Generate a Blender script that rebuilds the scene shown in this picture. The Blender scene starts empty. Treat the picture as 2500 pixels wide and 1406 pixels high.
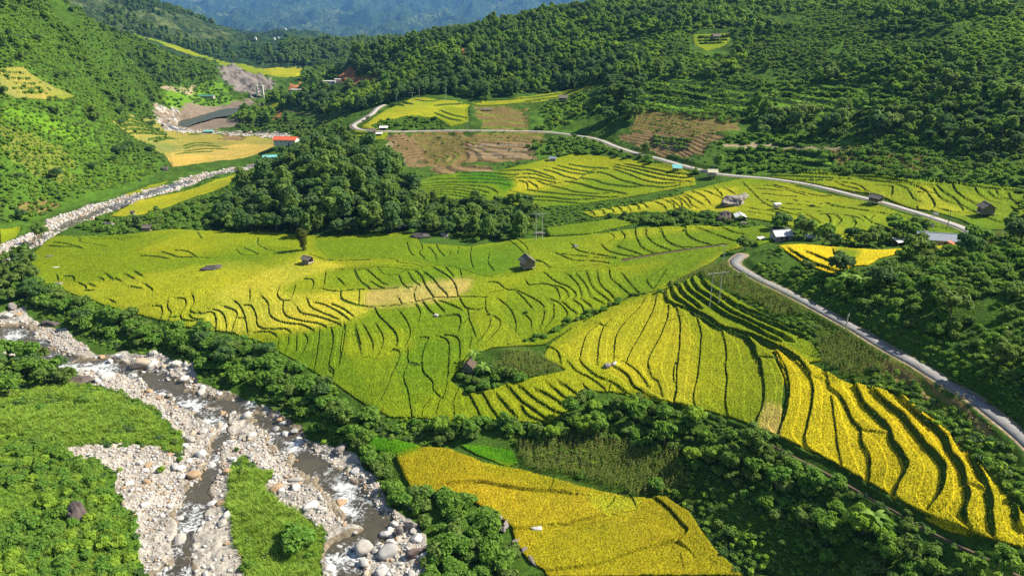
import bpy, math, random
import numpy as np
from mathutils import Vector
# ---------------------------------------------------------------- camera, sky, sun, exposure
SC = bpy.context.scene
ROOT = SC.collection
FPX = 1785.0                      # focal length in photo pixels (photo 2500 x 1406)
PITCH = math.radians(22.0)
CAM_Z = 100.0                     # camera above the main rice terrace (z = 0)
cd = bpy.data.cameras.new('camera')
cam = bpy.data.objects.new('camera', cd)
ROOT.objects.link(cam)
cam.location = (0, 0, CAM_Z)
cam.rotation_euler = (math.radians(90) - PITCH, 0, 0)
cd.sensor_fit = 'HORIZONTAL'
cd.sensor_width = 36.0
cd.lens = 36.0 * FPX / 2500.0
cd.clip_start = 1.0
cd.clip_end = 40000.0
SC.camera = cam
SUN_AZ = math.radians(14.0)       # direction to the sun in plan, from +x towards +y
SUN_EL = math.radians(43.0)
w = bpy.data.worlds.new('World')
SC.world = w
w.use_nodes = True
nt = w.node_tree
bg = nt.nodes['Background']
sky = nt.nodes.new('ShaderNodeTexSky')
sky.sky_type = 'NISHITA'
sky.sun_disc = False
sky.sun_elevation = SUN_EL
sky.sun_rotation = math.radians(90) - SUN_AZ
nt.links.new(sky.outputs[0], bg.inputs[0])
bg.inputs[1].default_value = 0.065
sd = bpy.data.lights.new('sun', 'SUN')
sd.energy = 5.0
sd.angle = math.radians(0.53)
sd.color = (1.0, 0.93, 0.78)
so = bpy.data.objects.new('sun', sd)
ROOT.objects.link(so)
so.location = (300, 60, 400)
sdir = Vector((math.cos(SUN_EL) * math.cos(SUN_AZ), math.cos(SUN_EL) * math.sin(SUN_AZ), math.sin(SUN_EL)))
so.rotation_euler = sdir.to_track_quat('Z', 'Y').to_euler()
SC.view_settings.view_transform = 'Standard'
SC.view_settings.look = 'None'
SC.view_settings.gamma = 1.0
SC.view_settings.use_curve_mapping = False
SC.view_settings.exposure = 0.95
try:
    SC.cycles.max_bounces = 5
    SC.cycles.diffuse_bounces = 2
    SC.cycles.glossy_bounces = 2
    SC.cycles.transmission_bounces = 3
    SC.cycles.transparent_max_bounces = 4
    SC.cycles.volume_bounces = 0
    SC.cycles.use_denoising = False
except Exception:
    pass
rnd = random.Random(7)
rng = np.random.default_rng(11)
CP, SP = math.cos(PITCH), math.sin(PITCH)

# ---------------------------------------------------------------- rays through photo pixels
def rays(uv):
    uv = np.asarray(uv, float).reshape(-1, 2)
    X = (uv[:, 0] - 1250.0) / FPX
    Y = -(uv[:, 1] - 703.0) / FPX
    return np.stack([X, CP + Y * SP, -SP + Y * CP], 1)

def project(p):
    p = np.asarray(p, float).reshape(-1, 3)
    x, y, z = p[:, 0], p[:, 1], p[:, 2] - CAM_Z
    f = y * CP - z * SP
    up = y * SP + z * CP
    return np.stack([1250 + FPX * x / f, 703 - FPX * up / f], 1)

# ---------------------------------------------------------------- the lie of the land
# (u, v, height): the land is seen at that pixel at that height; (u, v, None, dist): at that distance
LAND = [
 # river, foreground
 (300,1406,-14.5),(700,1406,-14.5),(1000,1406,-14),(480,1230,-15),(850,1200,-14.5),(560,1050,-15.5),(740,1060,-15),
 (380,920,-16.3),(230,880,-16.8),(60,830,-17.3),(0,790,-17.5),(900,1330,-14.3),(430,1100,-15.3),
 # left bank thicket
 (0,1406,-10.5),(180,1300,-11.5),(280,1250,-13),(0,1150,-12),(150,1060,-13.2),(0,980,-13),(250,980,-14),(420,1010,-15),(120,920,-15.5),
 # island
 (660,1300,-13.4),(600,1150,-14.2),
 # foot of main terraces along the hedge
 (80,680,-14),(200,740,-13),(400,800,-10.5),(640,840,-8.5),(800,970,-9),(930,1030,-9.2),(1080,1040,-8),(1230,1050,-7),(1340,1060,-6),
 # hedge toe near river
 (100,740,-16.2),(330,850,-15.2),(560,950,-14.6),(760,1040,-14),
 # main terraces
 (130,585,-13),(370,575,-10.5),(560,568,-9),(745,610,-5.5),(300,650,-11),(520,700,-7.5),(700,700,-4.5),(640,780,-6.5),(870,760,-3.2),
 (900,585,-5),(1010,575,-3.5),(1285,655,0.2),(1140,700,-0.8),(1000,660,-2.2),(1000,900,-5),(1150,820,-1.8),(1120,1000,-6.5),(850,900,-6.5),
 (1330,830,-0.5),(1500,760,2.8),(1500,640,3),(1650,690,7),(1450,580,1.8),(1700,560,6.5),(1760,615,8.5),(1600,620,5.5),
 (1250,900,-1.5),(1380,950,-1.5),(1300,1000,-4),
 # right fan
 (1400,850,0.6),(1640,975,1.8),(1800,1030,3),(1950,1100,4.5),(2150,1210,6.5),(2350,1310,9),(2500,1400,10),
 (1600,830,3.5),(1800,860,6.5),(1660,700,8),(1800,730,11.5),(1900,830,10.5),(2000,900,11),(2200,1000,12.5),(2370,1120,13.5),(2470,1230,13),(2050,1050,7.5),(2250,1130,11),
 # road, near
 (1790,640,12.3),(1830,670,13.6),(1900,705,14.5),(2050,785,15.6),(2250,900,16.4),(2380,980,16.8),(2500,1075,17.0),
 # bank from the fan down to the belt and the lower fields
 (1700,1080,-1),(1900,1180,0.5),(2100,1290,2),(2300,1400,3),(1450,1010,-3),(1550,1090,-4.5),(1700,1190,-6),(1850,1300,-6),(2000,1406,-5),
 # lower fields
 (980,1110,-10.5),(1040,1095,-9.8),(1250,1140,-9.3),(1420,1190,-9),(1600,1215,-8.8),(1100,1200,-10.8),(1260,1300,-10.5),(1300,1390,-10.5),(1500,1300,-10),(1700,1340,-9.5),(1800,1406,-9.5),(1000,1190,-11.5),
 (930,1150,-13),(1000,1270,-13),(1100,1350,-12.5),(900,1080,-11.5),
 # near right hillside
 (1830,610,14),(1960,640,18.5),(1900,600,16.5),(2100,610,19),(2340,602,21),(2030,665,20),(2100,690,22),(2200,720,25),(2300,700,29),(2400,620,27),(2500,590,29.5),
 (2500,680,31),(2500,780,28.5),(2400,760,26),(2300,800,21.5),(2500,900,24.5),(2500,990,20.5),(2420,900,21.5),(2150,780,18.5),
 # hamlet and fields beyond
 (1450,530,1.5),(1560,550,3),(1800,540,9.5),(1850,580,12),(1700,480,6),(1900,500,10),(2050,560,13),(2200,560,15.5),(2270,590,17),(2390,580,18.5),(2300,535,17),(2140,485,13.5),(1900,440,9.5),(1740,425,8),(1600,380,7.5),(1460,342,7),
 (2450,555,20),(2500,470,20),(2300,460,17.5),(2100,435,13.5),
 # mid terrace
 (1020,440,-4),(1020,495,-6),(1250,500,-4.5),(1200,425,-1.5),(1400,385,3),(1400,470,-1),(1600,420,5),(1650,470,4.5),(1420,515,0),
 (1150,560,-5),(1300,560,-3.5),(1000,560,-6.5),(1400,555,-1),
 # brown slope and road above
 (960,405,-4),(1080,412,-1),(1300,400,2),(960,330,6),(1140,325,7),(1320,325,7),(1140,390,1),(1300,345,5.5),(870,305,7.5),(915,270,9),(850,340,3),(880,365,-1),
 # upper yellow spur
 (900,285,10),(1000,245,13),(1080,248,13.5),(1180,265,13),(1250,245,15),(1380,248,15.5),(1450,212,19),(1100,295,10.5),
 # wooded knoll
 (560,570,-14),(700,575,-10),(800,570,-8),(920,570,-6.5),(540,520,-14.5),(600,450,-9),(650,420,-9),(720,390,2),(850,370,9),(960,420,6),(1005,470,-1),(740,480,0),(880,480,5),(1010,540,-5),
 # left: upper river and its banks
 (0,620,-18.5),(60,590,-18.8),(150,540,-19.3),(230,505,-19.8),(330,470,-20.6),(450,437,-22),(560,413,-23.5),(640,398,-24.5),(380,510,-17.5),(500,460,-19.5),(300,530,-16.5),(250,555,-16),(560,440,-19),
 # left valley fields
 (420,400,-24),(300,470,-17),(500,390,-26.5),(640,370,-27),(700,350,-27),(560,340,-30),(450,350,-28),(400,310,-30),(300,290,-22),(340,350,-18),(290,300,-20),
 # left hillside (distance given)
 (0,540,None,385),(0,480,None,405),(0,400,None,425),(0,300,None,460),(0,200,None,510),(0,100,None,570),(0,0,None,640),(0,-60,None,700),
 (100,500,None,425),(150,400,None,470),(200,430,None,475),(200,300,None,540),(200,200,None,620),(200,100,None,720),(180,20,None,800),(300,400,None,545),(300,320,None,640),(300,200,None,780),(300,120,None,860),
 (380,230,None,890),(400,170,None,960),(400,110,None,1020),(500,200,None,1080),(500,160,None,1150),(250,60,None,820),(370,280,None,840),
 # reservoir, rock face, pass
 (420,300,-41),(500,280,-41),(600,250,-41),(640,235,-39),(450,255,-40),(400,262,-38),(520,315,-40),(620,325,-38),(690,330,-36),(480,320,-38),
 (480,225,-31),(580,230,-34),(550,180,None,1210),(640,195,None,1230),(600,165,None,1330),(680,180,None,1300),(740,165,None,1450),(720,185,None,1150),
 # nose below the forest hill
 (640,275,-36),(700,270,-24),(760,278,-22),(850,290,-10),(800,300,-24),(560,300,-39),(720,310,-34),(780,320,-26),(830,250,-2),(700,235,-18),(760,205,None,930),(800,172,None,980),(840,195,None,900),(910,200,None,880),(870,148,None,1000),(960,225,8),
 # forest hill
 (1010,225,12.5),(1200,232,15),(1100,150,None,770),(1000,128,None,880),(900,126,None,960),(1000,96,None,940),(1130,86,None,930),(1200,66,None,950),(1300,42,None,980),(1400,26,None,1000),(1250,120,None,800),(1400,150,None,740),(1450,60,None,860),(1350,215,None,690),
 (1480,160,None,680),(1600,120,None,700),(1550,0,None,1000),(1600,50,None,820),(1700,-50,None,1020),
 # right back hill
 (1500,200,None,600),(1550,250,None,545),(1500,300,None,505),(1700,300,None,470),(1700,200,None,580),(1720,110,None,730),(1850,60,None,800),(1800,0,None,960),(2000,0,None,900),(1900,150,None,590),(1900,250,None,500),(1900,350,None,420),(1700,370,None,420),
 (2100,350,None,395),(2100,250,None,460),(2100,150,None,540),(2100,60,None,640),(2150,25,None,720),(2300,390,None,350),(2300,300,None,395),(2300,200,None,450),(2300,100,None,530),(2300,35,None,620),(2500,390,None,325),(2500,300,None,370),(2500,200,None,420),(2500,100,None,490),(2500,30,None,570),(2500,-30,None,650),
 (1900,400,11.5),(2100,410,15),(2300,420,18.5),(2500,430,21),
]
# hidden or outside the frame: (x, y, z)
LANDX = [
 (-900,640,140),(-600,500,110),(-480,400,90),(-430,250,60),(-330,170,10),(-260,120,2),(-200,70,-4),(-130,40,-9),(0,30,-14),(120,30,0),(220,50,12),(300,90,34),(330,160,60),(520,260,120),(700,420,150),(900,640,180),
 (190,150,34),(240,120,32),(200,220,38),(160,100,21),(60,60,-8),(-60,60,-14),(150,60,8),
 # behind the wooded knoll, behind the yellow spur, behind the nose
 (-150,470,-22),(-60,500,-10),(-180,520,-24),(-30,640,6),(60,690,14),(-210,1000,-30),(-260,1120,-40),
 # behind the left ridge
 (-700,1500,-20),(-420,1500,-60),(-600,1100,60),(-450,1250,-30),
 # behind forest hill and right hill
 (-150,1250,0),(0,1300,20),(250,1300,60),(450,1300,60),(700,1200,80),(900,1200,120),
]
FAR = [ # far ridges: (u, v, dist)
 (200,-90,2300),(300,-30,2357),(400,22,2392),(480,48,2415),(560,82,2472),(640,118,2530),(700,148,2587),(760,158,2645),(420,110,1750),(520,140,1800),(600,152,1850),
 (640,150,1620),(720,108,1760),(800,112,1780),(860,122,1750),(900,110,1900),(1000,100,2300),(740,158,1540),(850,160,1500),
 (300,90,7862),(700,125,8287),(1000,120,8500),(1400,110,8500),(500,60,10625),(800,60,10625),(1200,60,11050),(400,0,13812),(800,0,14025),(1200,0,13812),(600,-70,16150),(1200,-70,16150),(200,-70,14875),(700,-200,19762),(1300,-200,19762),(200,-200,19762),(1800,-200,19762),(-400,-200,19762),(2600,-200,19762),(1500,0,11900),(1600,30,10200),
 (1420,8,2875),(1600,-20,2760),(2000,-20,2645),(2300,5,2530),(2500,0,2530),(2200,40,1700),(2500,-60,6375),(1500,40,2300),(1300,60,2645),(2600,-60,2760),(3000,-60,2875),(3200,-60,10625),(2200,-60,12750),(-200,-90,2989),(-400,-60,12750),
]
def build_land():
    P = []
    for e in LAND:
        r = rays([(e[0], e[1])])[0]
        if e[2] is not None:
            t = (e[2] - CAM_Z) / r[2]
        else:
            t = e[3] / r[1]
        P.append((r[0] * t, r[1] * t, CAM_Z + r[2] * t))
    P += LANDX
    for u, v, d in FAR:
        r = rays([(u, v)])[0]
        t = d / r[1]
        P.append((r[0] * t, r[1] * t, CAM_Z + r[2] * t))
    return np.array(P, float)
LP = build_land()
def ab(x, y):
    return np.stack([x / y, np.log(y)], -1)
_Q = ab(LP[:, 0], LP[:, 1])
def _rbf_fit():
    d = np.linalg.norm(_Q[:, None] - _Q[None], axis=2)
    n = len(_Q)
    A = np.zeros((n + 3, n + 3))
    A[:n, :n] = d - 0.0 * np.eye(n)
    Pm = np.concatenate([np.ones((n, 1)), _Q], 1)
    A[:n, n:] = Pm
    A[n:, :n] = Pm.T
    b = np.concatenate([LP[:, 2], np.zeros(3)])
    return np.linalg.solve(A + 1e-9 * np.eye(n + 3), b)
_W = _rbf_fit()

# ---------------------------------------------------------------- noise
class VN:
    def __init__(s, seed):
        s.t = np.random.default_rng(seed).random((256, 256)).astype(np.float32)
    def __call__(s, x, y):
        xi = np.floor(x).astype(int); yi = np.floor(y).astype(int)
        fx = (x - xi); fy = (y - yi)
        fx = fx * fx * (3 - 2 * fx); fy = fy * fy * (3 - 2 * fy)
        t = s.t; x0 = xi & 255; x1 = (xi + 1) & 255; y0 = yi & 255; y1 = (yi + 1) & 255
        return (t[x0, y0] * (1 - fx) + t[x1, y0] * fx) * (1 - fy) + (t[x0, y1] * (1 - fx) + t[x1, y1] * fx) * fy - 0.5
_vn = [VN(k + 3) for k in range(6)]
def fbm(x, y, scale, octs=4, gain=0.5, seed=0):
    s = 0.0; a = 1.0; f = 1.0 / scale
    for k in range(octs):
        s = s + a * _vn[(k + seed) % 6](x * f + 17.3 * (k + seed), y * f - 9.1 * k)
        a *= gain; f *= 2.03
    return s

# ---------------------------------------------------------------- terrain grid, fine where the camera sees it fine
def make_rows():
    ys = [58.0]
    while ys[-1] < 20500:
        y = ys[-1]
        if y < 1500:
            ys.append(y + min(0.00095 * (1e4 + y * y) / 100.0, 0.0024 * y))
        else:
            ys.append(y * 1.0075)
    return np.array(ys)
YS = make_rows()
_c = np.arange(-0.86, 0.8601, 0.00105)
_m = 0.86 + np.cumsum(0.00105 * 1.08 ** np.arange(1, 48))
AS = np.concatenate([-_m[::-1], _c, _m])
NR, NC = len(YS), len(AS)
GA, GY = np.meshgrid(AS, YS)
GX = GA * GY
def eval_rbf(a, l):
    out = np.zeros(a.size)
    a = a.ravel(); l = l.ravel()
    n = len(_Q)
    for i in range(0, a.size, 20000):
        q = np.stack([a[i:i + 20000], l[i:i + 20000]], 1)
        d = np.sqrt((q[:, None, 0] - _Q[None, :, 0]) ** 2 + (q[:, None, 1] - _Q[None, :, 1]) ** 2)
        out[i:i + 20000] = d @ _W[:n] + _W[n] + q @ _W[n + 1:n + 3]
    return out
def smooth2(Z, k):
    ker = np.ones(2 * k + 1) / (2 * k + 1)
    for ax in (0, 1):
        Zp = np.pad(Z, [(k, k) if i == ax else (0, 0) for i in (0, 1)], mode='edge')
        c = np.cumsum(np.insert(Zp, 0, 0, axis=ax), axis=ax)
        n = Z.shape[ax]
        Z = (np.take(c, np.arange(2 * k + 1, 2 * k + 1 + n), axis=ax) - np.take(c, np.arange(0, n), axis=ax)) / (2 * k + 1)
    return Z
def interp2(ca, cl, Zc, a, l):
    ia = np.clip((a - ca[0]) / (ca[1] - ca[0]), 0, len(ca) - 1.001); il = np.clip((l - cl[0]) / (cl[1] - cl[0]), 0, len(cl) - 1.001)
    i0 = ia.astype(int); j0 = il.astype(int); fa = ia - i0; fl = il - j0
    return (Zc[j0, i0] * (1 - fa) + Zc[j0, i0 + 1] * fa) * (1 - fl) + (Zc[j0 + 1, i0] * (1 - fa) + Zc[j0 + 1, i0 + 1] * fa) * fl
# coarse evaluation, smoothed to take the edge off the control points
_ca = np.linspace(AS[0], AS[-1], 520); _cl = np.linspace(math.log(YS[0]), math.log(YS[-1]), 520)
_A, _L = np.meshgrid(_ca, _cl)
_Zc = eval_rbf(_A, _L).reshape(520, 520)
_Zc = smooth2(smooth2(_Zc, 2), 2)
Z0 = interp2(_ca, _cl, _Zc, GA, np.log(GY))
_LY = np.log(YS)
def grid_at(Z, x, y):
    x = np.asarray(x, float); y = np.maximum(np.asarray(y, float), YS[0] + 0.01)
    a = x / y
    j = np.clip(np.searchsorted(YS, y) - 1, 0, NR - 2); i = np.clip(np.searchsorted(AS, a) - 1, 0, NC - 2)
    fy = np.clip((y - YS[j]) / (YS[j + 1] - YS[j]), 0, 1); fa = np.clip((a - AS[i]) / (AS[i + 1] - AS[i]), 0, 1)
    return (Z[j, i] * (1 - fa) + Z[j, i + 1] * fa) * (1 - fy) + (Z[j + 1, i] * (1 - fa) + Z[j + 1, i + 1] * fa) * fy
def on_land(uv, Z=None):
    """where the rays through these photo pixels first meet the land"""
    Z = Z0 if Z is None else Z
    r = rays(uv)
    out = np.full((len(r), 3), np.nan)
    for k, d in enumerate(r):
        a = d[0] / d[1]
        zt = grid_at(Z, a * YS, YS)
        zr = CAM_Z + d[2] / d[1] * YS
        hit = np.nonzero(zt >= zr)[0]
        if len(hit) == 0:
            out[k] = (a * YS[-1], YS[-1], zt[-1]); continue
        h = hit[0]
        if h == 0:
            y = YS[0]
        else:
            e0 = zr[h - 1] - zt[h - 1]; e1 = zr[h] - zt[h]
            y = YS[h - 1] + (YS[h] - YS[h - 1]) * e0 / (e0 - e1)
        out[k] = (a * y, y, CAM_Z + d[2] / d[1] * y)
    return out
# ---------------------------------------------------------------- traced plan: crop tag -> photo pixels
CROP = {1: (0, 0), 2: (800, 0), 3: (1600, 0), 4: (0, 400), 5: (800, 400), 6: (1600, 400), 7: (0, 886), 8: (800, 886), 9: (1600, 886)}
def cpx(c, pts):
    x0, y0 = CROP[c]
    return [(x0 + x / 2.7033, y0 + y / 2.7033) for x, y in pts]
# rice colours (albedo) by ripeness
RICE = {'gold': (0.46, 0.365, 0.010), 'ochre': (0.245, 0.21, 0.008), 'yel': (0.285, 0.288, 0.014), 'pale': (0.235, 0.22, 0.05), 'lemon': (0.37, 0.345, 0.028), 'lime': (0.192, 0.232, 0.009), 'amber': (0.295, 0.235, 0.010),
        'green': (0.142, 0.202, 0.008), 'mid': (0.105, 0.178, 0.008), 'vivid': (0.045, 0.165, 0.006), 'tan': (0.43, 0.31, 0.075)}
# ground colours
GROUND = {'scrub': (0.052, 0.105, 0.013), 'bank': (0.050, 0.092, 0.010), 'grass': (0.105, 0.215, 0.014), 'soil': (0.115, 0.085, 0.038), 'brown': (0.215, 0.145, 0.065), 'dry': (0.22, 0.155, 0.060),
          'gravel': (0.37, 0.335, 0.285), 'bed': (0.22, 0.18, 0.125), 'mud': (0.20, 0.155, 0.115), 'rock': (0.20, 0.175, 0.155), 'path': (0.30, 0.23, 0.15),
          'red': (0.34, 0.14, 0.06), 'forest': (0.030, 0.066, 0.012), 'leafy': (0.070, 0.143, 0.015), 'olive': (0.135, 0.165, 0.024), 'dark': (0.022, 0.045, 0.010)}
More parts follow.
